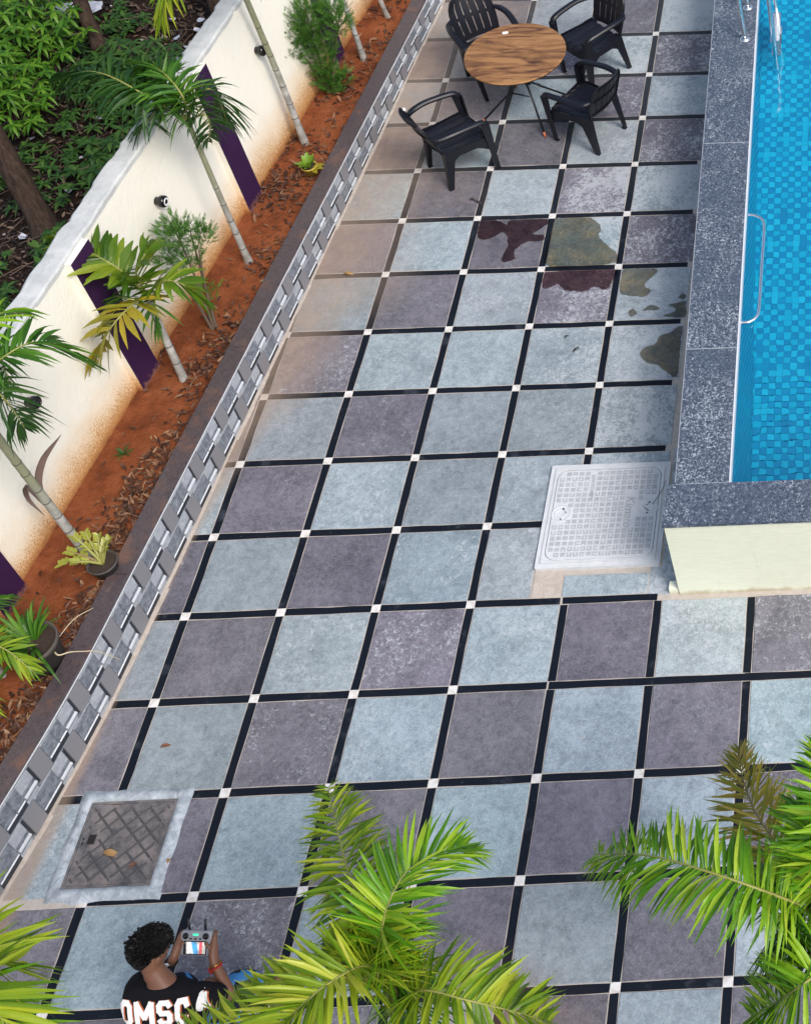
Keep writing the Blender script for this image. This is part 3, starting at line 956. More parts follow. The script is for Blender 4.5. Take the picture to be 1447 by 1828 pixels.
pbox(b, [(4.603, 2.036), (7.5, 2.036), (7.5, 2.382), (4.603, 2.382)], PZ - .03, PZ)
b.build('coping_slab', M['pool_granite'], pool)
for y0, y1 in ((2.386, 3.648), (3.652, 6.043), (6.047, 8.9), (8.904, 12.0)):
    b = MB()
    pbox(b, [(px_out(y0), y0), (px_in(y0) - .012, y0), (px_in(y1) - .012, y1), (px_out(y1), y1)], PZ - .03, PZ)
    b.build('coping_slab', M['pool_granite'], pool)
b = MB()
pbox(b, [(px_in(2.386) - .0115, 2.386), (px_in(2.386), 2.386), (px_in(12), 12), (px_in(12) - .0115, 12)], PZ - .075, PZ - .001)
b.build('edge_trim', M['tile_white'], pool)
for yj in (3.65, 6.045, 8.902):
    b = MB(); pbox(b, [(px_out(yj) + .002, yj - .0035), (px_in(yj) - .013, yj - .0035), (px_in(yj) - .013, yj + .0035), (px_out(yj) + .002, yj + .0035)], PZ - .028, PZ + .0008)
    b.build('joint_line', M['tile_pale'], pool)
b = MB(); pbox(b, [(px_out(2.384) + .002, 2.3822), (px_in(2.384) - .013, 2.3822), (px_in(2.384) - .013, 2.3858), (px_out(2.384) + .002, 2.3858)], PZ - .028, PZ + .0008)
b.build('joint_line', M['tile_pale'], pool)
# pale grout line between paving and coping
b = MB()
pbox(b, [(px_out(2.4) - .006, 2.4), (px_out(2.4) - .0005, 2.4), (px_out(12) - .0005, 12), (px_out(12) - .006, 12)], PZ - .03, PZ - .002)
b.build('joint_line', M['tile_pale'], pool)

def mosaic_mat():
    t = NT('blue_pool_mosaic')
    r = t.rnd(); P = t.pos()
    i = t.island()
    col = t.ramp(t.math('FRACT', t.math('ADD', r, t.math('MULTIPLY', i, 0.97))), [(0.0, (0.0, 0.20, 0.52)), (0.5, (0.0, 0.26, 0.60)), (1.0, (0.005, 0.31, 0.64))])
    t.pbr(col, 0.2, 0, None, 0.4)
    return t.m
def flat_mosaic(name, lo, hi):
    t = NT(name)
    f = t.math('FRACT', t.math('ADD', t.rnd(), t.island()))
    col = t.mix(f, lo, hi)
    t.pbr(col, 0.25, 0, None, 0.4)
    return t.m
M['mosaic_deep'] = flat_mosaic('mosaic_deep_blue', (0.0, 0.28, 0.54), (0.0, 0.34, 0.60))
M['mosaic_light'] = flat_mosaic('mosaic_light_blue', (0.0, 0.48, 0.72), (0.01, 0.56, 0.80))
M['mosaic_bed'] = simple('mosaic_grout_blue', (0.0, 0.22, 0.52), 0.5)
STEP_Y = 8.6
FS = 0.247
def floor_z(y):
    return -0.80 + FS * (y - 3.3) if y < STEP_Y else -0.55
pfl = MB()
pfl.add([(3.0, 2.3, floor_z(2.3) - .012), (7.5, 2.3, floor_z(2.3) - .012), (7.5, STEP_Y, floor_z(STEP_Y - .001) - .012), (3.0, STEP_Y, floor_z(STEP_Y - .001) - .012)], [(0, 1, 2, 3)])
pfl.add([(3.0, STEP_Y, -.562), (7.5, STEP_Y, -.562), (7.5, 12, -.562), (3.0, 12, -.562)], [(0, 1, 2, 3)])
pfl.add([(3.0, STEP_Y, -.562), (7.5, STEP_Y, -.562), (7.5, STEP_Y, floor_z(STEP_Y - .001) - .012), (3.0, STEP_Y, floor_z(STEP_Y - .001) - .012)], [(0, 1, 2, 3)])
pfl = pfl.build('pool_floor', M['mosaic_bed'])
tag(pfl, kind='structure')
PT = 0.059
me_t = {}
for k, mn in (('mosaic_light', 0), ('mosaic_deep', 1)):
    b = MB(); h = PT / 2 - .0012
    b.prism([(-h, -h), (h, -h), (h, h), (-h, h)], -.012, 0.0, 0.0)
    me = bpy.data.meshes.new('mosaic_tile'); me.from_pydata(b.v, [], b.f); me.materials.append(M[k]); me_t[mn] = me
cells = []
for a in range(-4, 30):
    for c in range(0, 165):
        x, y = 3.33 + a * PT, 2.33 + c * PT
        if x < px_in(y) - 0.1 or x > 4.7: continue
        z = floor_z(y)
        pat = (a + c) % 2
        if random.random() < 0.05: pat = 1 - pat
        if (a // 1) % 8 == 5 and c % 2: pat = 0
        cells.append((x, y, z, pat))
slope = math.atan(FS)
vis = [q for q in cells if q[0] < 3.85 and 2.7 < q[1] < 4.2][:300]
vset = set((q[0], q[1]) for q in vis)
for x, y, z, pat in vis:
    o = bpy.data.objects.new('mosaic_tile', me_t[pat]); COL.objects.link(o)
    o.parent = pfl; o.location = (x, y, z); o.rotation_euler = (slope + random.uniform(-.01, .01), 0, 0)
b = MB()
for x, y, z, pat in cells:
    if (x, y) in vset: continue
    h = PT / 2 - .0012
    e = FS if y < STEP_Y else 0
    b.add([(x - h, y - h, z - h * e), (x + h, y - h, z - h * e), (x + h, y + h, z + h * e), (x - h, y + h, z + h * e)], [(0, 1, 2, 3)], pat)
o = b.build('far_mosaic', [M['mosaic_light'], M['mosaic_deep']], pfl); o['kind'] = 'stuff'
# inner wall under the coping, mosaic courses
b = MB(); bw = MB()
c = 0
y = 2.40
while y < 12:
    y1 = y + PT
    zc = WATER + .02
    q = 0
    while zc > floor_z(y) - .06:
        z0 = zc - PT
        g = .0012
        b.add([(px_in(y) - .004, y + g, z0 + g), (px_in(y1) - .004, y1 - g, z0 + g), (px_in(y1) - .004, y1 - g, zc - g), (px_in(y) - .004, y + g, zc - g)], [(0, 1, 2, 3)], (c + q) % 2)
        zc = z0; q += 1
    y = y1; c += 1
o = b.build('wall_mosaic', [M['mosaic_light'], M['mosaic_deep']], pfl); o['kind'] = 'stuff'
b = MB()
b.add([(px_in(2.3) - .008, 2.3, -1.6), (px_in(12) - .008, 12, -1.6), (px_in(12) - .008, 12, PZ - .03), (px_in(2.3) - .008, 2.3, PZ - .03)], [(0, 1, 2, 3)])
b.add([(3.0, 2.375, -1.6), (7.5, 2.375, -1.6), (7.5, 2.375, PZ - .03), (3.0, 2.375, PZ - .03)], [(3, 2, 1, 0)])
b.add([(7.4, 2.3, -1.6), (7.4, 12, -1.6), (7.4, 12, PZ), (7.4, 2.3, PZ)], [(3, 2, 1, 0)])
b.add([(3.0, 12, -1.6), (7.5, 12, -1.6), (7.5, 12, PZ), (3.0, 12, PZ)], [(0, 1, 2, 3)])
b.build('basin_wall', M['mosaic_deep'], pfl)

def water_mat():
    t = NT('pool_water')
    P = t.pos()
    h = t.math('ADD', t.noise(P, 3.5, 2, 0.5), t.math('MULTIPLY', t.noise(P, 11.0, 2, 0.5), 0.22))
    nr = t.bump(h, 0.2, 0.03)
    gl = t.n('ShaderNodeBsdfGlass'); gl.inputs['IOR'].default_value = 1.33; gl.inputs['Roughness'].default_value = 0.0
    gl.inputs['Color'].default_value = (0.93, 0.99, 1.0, 1)
    t.l(nr, gl.inputs['Normal'])
    t.l(gl.outputs[0], t.out.inputs[0])
    return t.m
M['water'] = water_mat()
b = MB()
b.add([(px_in(2.385), 2.385, WATER), (7.4, 2.385, WATER), (7.4, 12, WATER), (px_in(12), 12, WATER)], [(0, 1, 2, 3)])
tag(b.build('pool_water', M['water']), kind='structure')

# grab rail
b = MB()
rail = crv([(3.285, 5.185, .825), (3.33, 5.18, .825), (3.40, 5.13, .825), (3.425, 5.02, .825), (3.427, 4.6, .825), (3.428, 4.14, .825), (3.415, 4.03, .825), (3.36, 3.972, .825), (3.29, 3.965, .825)], 6)
b.tube(rail, 0.0125, 10)
o = b.build('pool_grab_rail', M['steel'])
tag(o, 'polished steel grab rail bent out over the water from the pool edge', 'grab rail')
# ladder
lad = empty('pool_ladder', (3.13, 7.78, PZ))
tag(lad, 'stainless steel pool ladder with flanged posts on coping and treads under water', 'ladder')
for dy in (-.25, .25):
    b = MB()
    b.tube(crv([(0, dy, 0), (-.012, dy, .45), (.0, dy, .66), (.08, dy, .78), (.19, dy, .76), (.255, dy, .62), (.268, dy, .2), (.275, dy, -.25), (.275, dy, -.55)], 7), 0.021, 12)
    b.build('rail', M['steel'], lad)
    b = MB(); b.lathe([(.05, 0.0), (.05, .006), (.032, .018), (.022, .02)], (0, dy, 0.001), 24)
    b.build('flange', M['steel'], lad)
for z in (-.06, -.32):
    b = MB()
    b.box((.275, 0, z), (.085, .46, .022))
    for k in range(9): b.box((.275, -.2 + k * .05, z + .013), (.07, .014, .006))
    b.build('tread', M['steel'], lad)

# ------------------------------------------------------------------ manhole covers
def rrect(hx, hy, r, n=6):
    out = []
    for cx_, cy_, a0 in ((hx - r, hy - r, 0), (-hx + r, hy - r, 90), (-hx + r, -hy + r, 180), (hx - r, -hy + r, 270)):
        for k in range(n + 1):
            w = R_(a0 + 90 * k / n)
            out.append((cx_ + r * math.cos(w), cy_ + r * math.sin(w)))
    return out
def ring_prism(b, outer, inner, z0, z1, mi=0):
    n = len(outer)
    vs = [(x, y, z0) for x, y in outer] + [(x, y, z1) for x, y in outer] + [(x, y, z1) for x, y in inner] + [(x, y, z0) for x, y in inner]
    fs = []
    for i in range(n):
        j = (i + 1) % n
        fs += [(i, j, n + j, n + i), (n + i, n + j, 2 * n + j, 2 * n + i), (2 * n + i, 2 * n + j, 3 * n + j, 3 * n + i)]
    b.add(vs, fs, mi)
def text_obj(body, size, depth, mat, parent, loc, rot=(0, 0, 0), name='lettering', shear=0.0, sx=1.0, align='CENTER', bold=0.0):
    cu = bpy.data.curves.new('lettering', 'FONT')
    cu.body = body; cu.size = size; cu.extrude = depth; cu.align_x = align; cu.align_y = 'CENTER'; cu.shear = shear
    cu.resolution_u = 3; cu.offset = bold
    tmp = bpy.data.objects.new('tmp', cu)
    COL.objects.link(tmp)
    bpy.context.view_layer.update()
    me = bpy.data.meshes.new_from_object(tmp.evaluated_get(bpy.context.evaluated_depsgraph_get()))
    bpy.data.objects.remove(tmp); bpy.data.curves.remove(cu)
    me.materials.clear(); me.materials.append(mat)
    o = bpy.data.objects.new(name, me); COL.objects.link(o)
    o.parent = parent; o.location = loc; o.rotation_euler = rot; o.scale = (sx, 1, 1)
    return o

mh = empty('composite_manhole', (2.245, 2.772, 0))
tag(mh, 'light grey composite manhole cover with embossed squares beside the raised pool corner', 'manhole cover')
b = MB()
ring_prism(b, [(x, y) for x, y in rrect(.462, .472, .012, 2)], [(x, y) for x, y in rrect(.425, .435, .012, 2)], -.01, .028)
b.build('outer_frame', M['frp'], mh)
b = MB()
ring_prism(b, rrect(.424, .434, .012, 5), rrect(.402, .412, .085, 5), -.01, .040)
b.build('inner_frame', M['frp'], mh)
b = MB(); b.prism(rrect(.398, .408, .082, 8), -.01, .042, .003)
lid = b.build('lid', M['frp'], mh)
b = MB()
rg = random.Random(4)
NXC, NYC = 16, 16
for a in range(NXC):
    for c in range(NYC):
        x = -.36 + .72 * a / (NXC - 1); y = -.37 + .74 * c / (NYC - 1)
        if abs(x) > .33 and abs(y) > .335: continue
        if a in (5,) and c >= 12: continue
        if a in (11, 12) and 5 <= c <= 11: continue
        if math.hypot(x + .345, y) < .1 or math.hypot(x - .345, y - .03) < .1: continue
        s = .034; k = rg.choice('EEEHHUUOOCN')
        bars = {'E': [(-.35, 0, .2, 1), (0, 0, .2, 1), (.35, 0, .2, 1)], 'H': [(0, .35, 1, .2), (0, 0, 1, .2), (0, -.35, 1, .2)],
                'U': [(-.38, 0, .22, 1), (.38, 0, .22, 1), (0, -.38, .54, .22)], 'O': [(-.38, 0, .22, 1), (.38, 0, .22, 1), (0, -.38, .54, .22), (0, .38, .54, .22)],
                'C': [(-.38, 0, .22, 1), (.11, -.38, .76, .22), (.11, .38, .76, .22)], 'N': [(-.38, 0, .22, 1), (.38, 0, .22, 1), (0, .38, .54, .22), (0, 0, .2, .5)]}[k]
        for bx, by, w, h in bars:
            b.box((x + bx * s, y + by * s, .0435), (w * s, h * s, .006))
b.build('relief_pattern', M['frp_dark'], mh)
for sx_, hy_ in ((-1, 0.0), (1, .03)):
    b = MB()
    b.lathe([(.030, .0425), (.036, .0465), (.041, .0465), (.045, .0425)], (sx_ * .335, hy_, 0), 20)
    ring = [(.062, .0425), (.066, .0465), (.075, .0465), (.079, .0425)]
    b.lathe(ring, (sx_ * .325, hy_, 0), 24)
    b.build('lifting_eye', M['frp'], mh)
    b = MB()
    b.box((sx_ * .325 + .01, hy_ + .045, .0432), (.014, .018, .0022)); b.box((sx_ * .325, hy_ - .042, .0432), (.014, .018, .0022))
    b.tube([(sx_ * .325 + .012, hy_ + .036, .0436), (sx_ * .325 + .036 * -sx_, hy_ + .012, .0436), (sx_ * .325 + .014, hy_ - .032, .0436)], .0028, 6)
    b.build('key_slot', M['hole'], mh)
text_obj('Kimato', .098, .002, M['frp_dark'], mh, (.185, .0, .0445), (0, 0, R_(-90)), shear=0.25)
text_obj('KIMATO.MTP', .036, .002, M['frp_dark'], mh, (-.12, .25, .0445), (0, 0, R_(-90)))
b = MB(); b.tube(crv([(.36, .055, .046), (.39, .10, .06), (.42, .18, .05), (.46, .22, .12)], 5), .0022, 5)
o = b.build('stray_wire', M['dark_metal'])
o.location = (2.245, 2.772, 0); tag(o, 'thin loose wire on the edge of the light grey manhole cover', 'wire')

im = empty('iron_manhole', (-.565, .365, 0))
tag(im, 'old rusty iron manhole cover with diamond ribs set in smeared grey cement', 'manhole cover')
b = MB()
N = 64
def sq_ring(hx, hy, n, amp, seed, sk=0.0):
    out = []
    per = n // 4
    for side in range(4):
        for k in range(per):
            t_ = -1 + 2 * k / per
            x, y = [(t_, -1), (1, t_), (-t_, 1), (-1, -t_)][side]
            nn = mnoise.noise(Vector((x * 2.4 + seed, y * 2.4, seed))) + .5 * mnoise.noise(Vector((x * 8 + seed, y * 8, seed)))
            q = 1 + amp * nn
            out.append((x * hx * q, y * hy * q))
    return out
o1 = sq_ring(.365, .375, N, .06, 3.0); o2 = sq_ring(.345, .352, N, .05, 4.0); o3 = sq_ring(.31, .325, N, .02, 5.0); i1 = sq_ring(.282, .288, N, .012, 6.0)
vs = [(x, y, -.012) for x, y in o1] + [(x, y, .010 + .004 * mnoise.noise(Vector((x * 12, y * 12, 0)))) for x, y in o2] + [(x, y, .024 + .007 * mnoise.noise(Vector((x * 10, y * 10, 5)))) for x, y in o3] + [(x, y, .020) for x, y in i1] + [(x * .985, y * .985, -.01) for x, y in i1]
fs = []
for r_ in range(4):
    for k in range(N):
        k2 = (k + 1) % N
        fs.append((r_ * N + k, r_ * N + k2, (r_ + 1) * N + k2, (r_ + 1) * N + k))
b.add(vs, fs, 0, True)
b.build('cement_surround', M['cement'], im)
b = MB(); ring_prism(b, rrect(.278, .284, .008, 2), rrect(.262, .268, .008, 2), -.02, .010)
b.build('iron_frame', M['iron'], im)
b = MB(); b.prism(rrect(.258, .264, .006, 2), -.02, .004, .002)
b.build('iron_lid', M['iron'], im)
b = MB()
for d in (1, -1):
    for k in range(-5, 6):
        off = k * .082
        m = Matrix.Rotation(R_(45 * d), 4, 'Z')
        # diagonal rib clipped to the lid
        a = Vector((-.5, 0, 0)); c_ = Vector((.5, 0, 0))
        seg = []
        for q in range(41):
            t_ = q / 40
            p = m @ Vector((-.5 + t_, off, 0))
            if abs(p.x) < .225 and abs(p.y) < .235 and not (abs(p.x) < .06 and abs(p.y) < .05) and not (p.x < -.16 and abs(p.y - .03) < .06):
                seg.append(p)
            else:
                if len(seg) > 3: b.tube([seg[0] + Vector((0, 0, .004)), seg[-1] + Vector((0, 0, .004))], .008, 5, smooth=False)
                seg = []
        if len(seg) > 3: b.tube([seg[0] + Vector((0, 0, .004)), seg[-1] + Vector((0, 0, .004))], .008, 5, smooth=False)
for a in range(-4, 5):
    for c in range(-4, 5):
        x, y = a * .058, c * .058
        if (a + c) % 2 or (abs(x) < .07 and abs(y) < .06) or (x < -.16 and abs(y - .03) < .06): continue
        b.box((x, y, .006), (.026, .009, .010), R_(45 if (a // 2) % 2 else -45))
b.build('diamond_ribs', M['iron_rib'], im)
b = MB()
ring_prism(b, rrect(.058, .046, .012, 4), rrect(.052, .040, .012, 4), .003, .009)
for y in (-.02, 0, .02): b.box((0, y, .006), (.03, .006, .006))
b.box((-.016, 0, .006), (.005, .045, .006))
b.build('emblem', M['iron'], im)
b = MB(); b.box((.236, 0, .005), (.008, .25, .005))
for k in range(8): b.box((.222, -.10 + k * .03, .005), (.012, .006 + .012 * (k % 2), .005), R_(10 * (k % 3)))
b.build('raised_lettering', M['iron'], im)
b = MB(); b.box((-.195, .035, .0052), (.046, .062, .003)); b.box((-.247, .04, .0052), (.009, .016, .003)); b.box((-.247, .012, .0052), (.009, .016, .003))
b.build('key_hole', M['hole'], im)

# ------------------------------------------------------------------ table
tb = empty('folding_table', (0.93, 7.615, 0))
tag(tb, 'round wood-grain folding table with dark tube legs among the black chairs', 'table')
b = MB(); b.lathe([(0, .738), (.466, .738), (.474, .733), (.476, .727)], n=96, smooth=False)
tp = b.build('table_top', M['wood'], tb)
b = MB(); b.lathe([(.476, .727), (.472, .715), (.0, .714)], n=96)
b.build('table_edge', M['dark_metal'], tb)
FT = [(-.407, -.151), (.196, -.371), (.407, .151), (-.196, .371)]
for k, (fx, fy) in enumerate(FT):
    ox, oy = -fx * .55, -fy * .55
    sgn = 1 if k % 2 else -1
    ox, oy = (FT[(k + 2) % 4][0] * .62, FT[(k + 2) % 4][1] * .62)
    b = MB()
    side = Vector((-fy, fx, 0)).normalized() * .02 * (1 if k < 2 else -1)
    b.tube([Vector((fx, fy, .05)), Vector((fx * .35, fy * .35, .30)) + side, Vector((ox, oy, .70)) + side], .0105, 8)
    lg = b.build('leg', M['dark_metal'], tb)
    b = MB(); b.tube([(fx * 1.04, fy * 1.04, .004), (fx, fy, .055)], .0135, 8)
    b.build('foot_cap', M['orange_cap'], lg)
for a, c in ((0, 1), (2, 3)):
    b = MB(); b.tube([(FT[a][0] * .62, FT[a][1] * .62, .703), (FT[c][0] * .62, FT[c][1] * .62, .703)], .0105, 8)
    b.build('top_rail', M['dark_metal'], tb)
    b = MB(); b.tube([(FT[a][0] * .35, FT[a][1] * .35, .30), (FT[c][0] * .35, FT[c][1] * .35, .30)], .008, 8)
    b.build('cross_bar', M['dark_metal'], tb)
b = MB(); b.tube([(-.34, 0, .703), (.34, 0, .703)], .009, 8)
b.build('top_rail', M['dark_metal'], tb)
b = MB()
b.prism([(-.027, -.016), (-.012, -.024), (.006, -.020), (.022, -.022), (.030, -.004), (.025, .012), (.008, .020), (-.005, .014), (-.022, .018), (-.03, .004)], 0, .0015)
o = b.build('paper_scrap', M['paper'], None, (0.785, 7.935, .7385), R_(10))
tag(o, 'small torn scrap of white paper on the round table', 'paper')

# ------------------------------------------------------------------ plastic chairs
def make_chair():
    t = empty('plastic_armchair')
    bp = M['black_plastic']
    # seat: five ribbed slats, dished
    b = MB()
    nx, ny = 14, 20
    vs = []; fs = []
    for a in range(nx + 1):
        for c in range(ny + 1):
            u = a / nx; v = c / ny * 2 - 1
            x = -.205 + .435 * u
            half = .215 + .02 * u - .03 * smooth(.85, 1.0, u)
            z = .415 - .016 * (1 - v * v) * math.sin(min(1, u * 1.1) * math.pi) - .03 * smooth(.8, 1, u) ** 2 + .012 * (1 - u) * 0
            z += .0035 * (1 if c % 4 else -1)
            vs.append((x, half * v, z))
    for a in range(nx):
        for c in range(ny):
            i = a * (ny + 1) + c
            fs.append((i, i + ny + 1, i + ny + 2, i + 1))
    b.add(vs, fs)
    edge = [(x, y) for x, y in ((-.205, -.215), (.10, -.232), (.225, -.205), (.235, 0), (.225, .205), (.10, .232), (-.205, .215))]
    for k in range(len(edge) - 1):
        (x0, y0), (x1, y1) = edge[k], edge[k + 1]
        b.add([(x0, y0, .412), (x1, y1, .39 if k in (2, 3) else .412), (x1, y1, .335), (x0, y0, .335)], [(0, 1, 2, 3)])
    b.build('seat', bp, t)
    # back: curved shell with two rows of slots
    def bk(u, w, out=0.0):
        # u -1..1 across, w 0..1 up
        half = .205 + .02 * math.sin(w * math.pi) - .035 * smooth(.72, 1, w)
        x = -.205 - .125 * w - .03 * w * w + .055 * u * u * (0.6 + .4 * w) - .045
        z = .415 + .425 * w - .025 * u * u * smooth(.6, 1, w)
        return Vector((x - out * .95, half * u, z + out * .3))
    b = MB()
    def patch(u0, u1, w0, w1, nu=2, nw=3, th=.007):
        vs = []; fs = []
        for lay in (0.0, th):
            for a in range(nw + 1):
                for c in range(nu + 1):
                    vs.append(bk(u0 + (u1 - u0) * c / nu, w0 + (w1 - w0) * a / nw, lay))
        S = (nu + 1) * (nw + 1)
        for a in range(nw):
            for c in range(nu):
                i = a * (nu + 1) + c
                fs.append((i, i + 1, i + nu + 2, i + nu + 1)); fs.append((S + i, S + i + nu + 1, S + i + nu + 2, S + i + 1))
        for c in range(nu):
            fs.append((c, S + c, S + c + 1, c + 1)); q = nw * (nu + 1) + c; fs.append((q, q + 1, S + q + 1, S + q))
        for a in range(nw):
            i = a * (nu + 1); fs.append((i, i + nu + 1, S + i + nu + 1, S + i)); q = i + nu; fs.append((q, S + q, S + q + nu + 1, q + nu + 1))
        b.add(vs, fs)
    patch(-1, 1, .0, .08, 12, 1); patch(-1, 1, .47, .53, 12, 1); patch(-1, 1, .90, 1.0, 12, 2, .012)
    ns = 6
    gp = .02
    for k in range(ns):
        u0 = -1 + 2 * k / ns + (gp if k else 0); u1 = -1 + 2 * (k + 1) / ns - (gp if k < ns - 1 else 0)
        patch(u0, u1, .08, .47, 2, 4); patch(u0, u1, .53, .90, 2, 4)
    # rib ledges behind, as seen from the rear
    for w in (.07, .5, .9): patch(-.96, .96, w - .012, w + .012, 12, 1, .02)
    for u_ in (-.97, .97): patch(u_ - .03, u_ + .03, 0.0, .97, 1, 6, .024)
    b.build('backrest', bp, t)
    # arms
    for s in (-1, 1):
        pts = crv([bk(s * .98, .58) + Vector((0, 0, 0)), Vector((-.235, s * .268, .655)), Vector((-.10, s * .290, .662)), Vector((.08, s * .285, .650)), Vector((.185, s * .275, .632)), Vector((.222, s * .268, .585))], 4)
        b = MB(); vs = []; fs = []
        for k, p in enumerate(pts):
            wd = .030 if k > 3 else .016 + .004 * k
            tn = (pts[min(k + 1, len(pts) - 1)] - pts[max(k - 1, 0)]).normalized()
            sd = tn.cross(Vector((0, 0, 1)))
            sd = sd.normalized() * wd if sd.length > .1 else Vector((0, wd, 0))
            nr = sd.cross(tn).normalized() * .012
            vs += [p - sd, p - sd * .6 + nr, p + sd * .6 + nr, p + sd, p + sd - nr * 1.5, p - sd - nr * 1.5]
        for k in range(len(pts) - 1):
            for q in range(6):
                q2 = (q + 1) % 6
                fs.append((k * 6 + q, k * 6 + q2, k * 6 + 6 + q2, k * 6 + 6 + q))
        fs.append((5, 4, 3, 2, 1, 0)); L_ = (len(pts) - 1) * 6; fs.append(tuple(L_ + q for q in range(6)))
        b.add(vs, fs, 0, False)
        b.build('armrest', bp, t)
        # legs: tapered angle sections
        def leg(top, foot, wt, wf, dx):
            b = MB(); th = .013
            T, F = Vector(top), Vector(foot)
            n = 5; vs = []; fs = []
            prof = lambda w: [(0, 0), (-dx * w, 0), (-dx * w, -s * th), (-dx * th, -s * th), (-dx * th, -s * w * .8), (0, -s * w * .8)]
            for k in range(n + 1):
                f = k / n
                c_ = T.lerp(F, f); w = wt + (wf - wt) * f ** .8
                for px_, py_ in prof(w): vs.append((c_.x + px_, c_.y + py_, c_.z))
            for k in range(n):
                for q in range(6):
                    q2 = (q + 1) % 6
                    fs.append((k * 6 + q, k * 6 + q2, k * 6 + 6 + q2, k * 6 + 6 + q))
            fs.append(tuple(range(6))); fs.append(tuple(n * 6 + q for q in reversed(range(6))))
            b.add(vs, fs)
            # foot pad
            b.box((F.x - dx * wf / 2, F.y - s * wf * .4, .004), (wf, wf * .8, .008))
            return b.build('leg', bp, t)
        leg((.243, s * .292, .60), (.252, s * .236, 0), .085, .042, 1)
        leg((-.215, s * .238, .43), (-.268, s * .232, 0), .11, .044, -1)
        # side apron with an arched lower edge
        b = MB(); vs = []; n = 10
        for k in range(n + 1):
            f = k / n
            x = -.21 + .43 * f
            lo = .25 + .12 * math.sin(math.pi * f) if True else 0
            y = s * (.225 + .03 * f)
            vs += [(x, y, .425), (x, y + s * .0, lo)]
        b.add(vs, [(2 * k, 2 * k + 2, 2 * k + 3, 2 * k + 1) for k in range(n)])
        b.build('side_apron', bp, t)
    return t
chair = make_chair()
CH = [((.435, 6.835), 38, 'black plastic armchair nearest the planter kerb, turned side-on and clear of the table'),
      ((1.565, 7.26), 151, 'black plastic armchair with its slatted back turned to us, in front of the pool'),
      ((1.50, 8.25), 226, 'black plastic armchair at the far right of the table, partly cut by the picture top'),
      ((.53, 8.13), -57, 'black plastic armchair with slotted back facing us, behind the left of the table')]
for k, ((x, y), a, lab) in enumerate(CH):
    c_ = chair if k == 0 else copy_tree(chair)
    c_.location = (x, y, 0); c_.rotation_euler = (0, 0, R_(a))
    tag(c_, lab, 'chair', 'black plastic armchairs round the table')
b = MB(); b.lathe([(.0, .003), (.014, .0025), (.014, 0)], n=16)
st_ = b.build('white_sticker', M['paper'], chair, (-.345, .09, .842)); st_.rotation_euler = (0, R_(-25), 0); st_.scale = (1, 1.9, 1)

# ------------------------------------------------------------------ palms
def resample(pts, n):
    d = [0]
    for i in range(1, len(pts)): d.append(d[-1] + (pts[i] - pts[i - 1]).length)
    out = []
    k = 0
    for q in range(n):
        s = d[-1] * q / (n - 1)
        while k < len(pts) - 2 and d[k + 1] < s: k += 1
        t = (s - d[k]) / max(1e-6, d[k + 1] - d[k])
        out.append(pts[k].lerp(pts[k + 1], t))
    return out, d[-1]

def leaf_strip(b, p, d, L, w, wdir, droop, mi, fold=0.25, seg=4, tipw=0.0, curl=0.0):
    """one folded leaflet"""
    vs = []
    nrm = d.cross(wdir).normalized()
    if nrm.z < 0: nrm = -nrm
    for k in range(seg + 1):
        f = k / seg
        c = p + d * (L * f) - Vector((0, 0, 1)) * (droop * L * f * f) + wdir * (curl * L * f * f)
        ww = w * (0.45 + 1.6 * f * (1 - f) * 2 if f < .5 else (1.25 * (1 - (f - .5) * 2) ** 0.75 + tipw))
        vs += [c - wdir * ww - nrm * 0 + nrm * (fold * ww), c, c + wdir * ww + nrm * (fold * ww)]
    fs = []
    for k in range(seg):
        i = k * 3
        fs += [(i, i + 1, i + 4, i + 3), (i + 1, i + 2, i + 5, i + 4)]
    b.add(vs, fs, mi, False)

def frond(parent, inv, pts, n, L, w, mat, plume=16, rr=0.010, s0=0.12, droop=0.35, a0=68, a1=22, vee=18, rnd=None, rach=None, gather=1.0, up=None, tipw=0.0, lprof=None, name='frond'):
    rnd = rnd or random
    path = crv([Vector(p) for p in pts], 10)
    rs, tot = resample(path, 40)
    b = MB()
    Z = up or Vector((0, 0, 1))
    b.tube([inv @ p for p in rs], [rr * (1 - .8 * k / 39) for k in range(40)], 6, 0)
    for k in range(n):
        f = s0 + (1 - s0) * (k + .5 * rnd.random()) / n
        q = f * 38.99; i = int(q)
        p = rs[i].lerp(rs[min(i + 1, 39)], q - i)
        t = (rs[min(i + 2, 39)] - rs[max(i - 1, 0)]).normalized()
        side = t.cross(Z)
        if side.length < .15: side = t.cross(Vector((.3, 1, 0)))
        side.normalize()
        nr = side.cross(t).normalized()
        for sg in (-1, 1):
            ang = R_(a0 + (a1 - a0) * f ** 1.5 + rnd.uniform(-7, 7))
            ve = R_(vee + rnd.uniform(-plume, plume))
            d = (t * math.cos(ang) + (side * sg * math.cos(ve) + nr * math.sin(ve)) * math.sin(ang)).normalized()
            pr = (math.sin(math.pi * min(1, .16 + .80 * f)) ** .6) if lprof is None else lprof(f)
            LL_ = L * pr * rnd.uniform(.86, 1.1)
            wd = (t - d * t.dot(d)).normalized()
            tw = rnd.uniform(-.5, .5)
            wd = (wd * math.cos(tw) + d.cross(wd) * math.sin(tw)).normalized()
            leaf_strip(b, inv @ p, d, LL_, w * rnd.uniform(.8, 1.15) * (.6 + .4 * pr), wd, droop * rnd.uniform(.5, 1.5), 1, tipw=tipw, curl=rnd.uniform(-.06, .1))
    return b.build(name, [rach or M['rachis'], mat], parent)

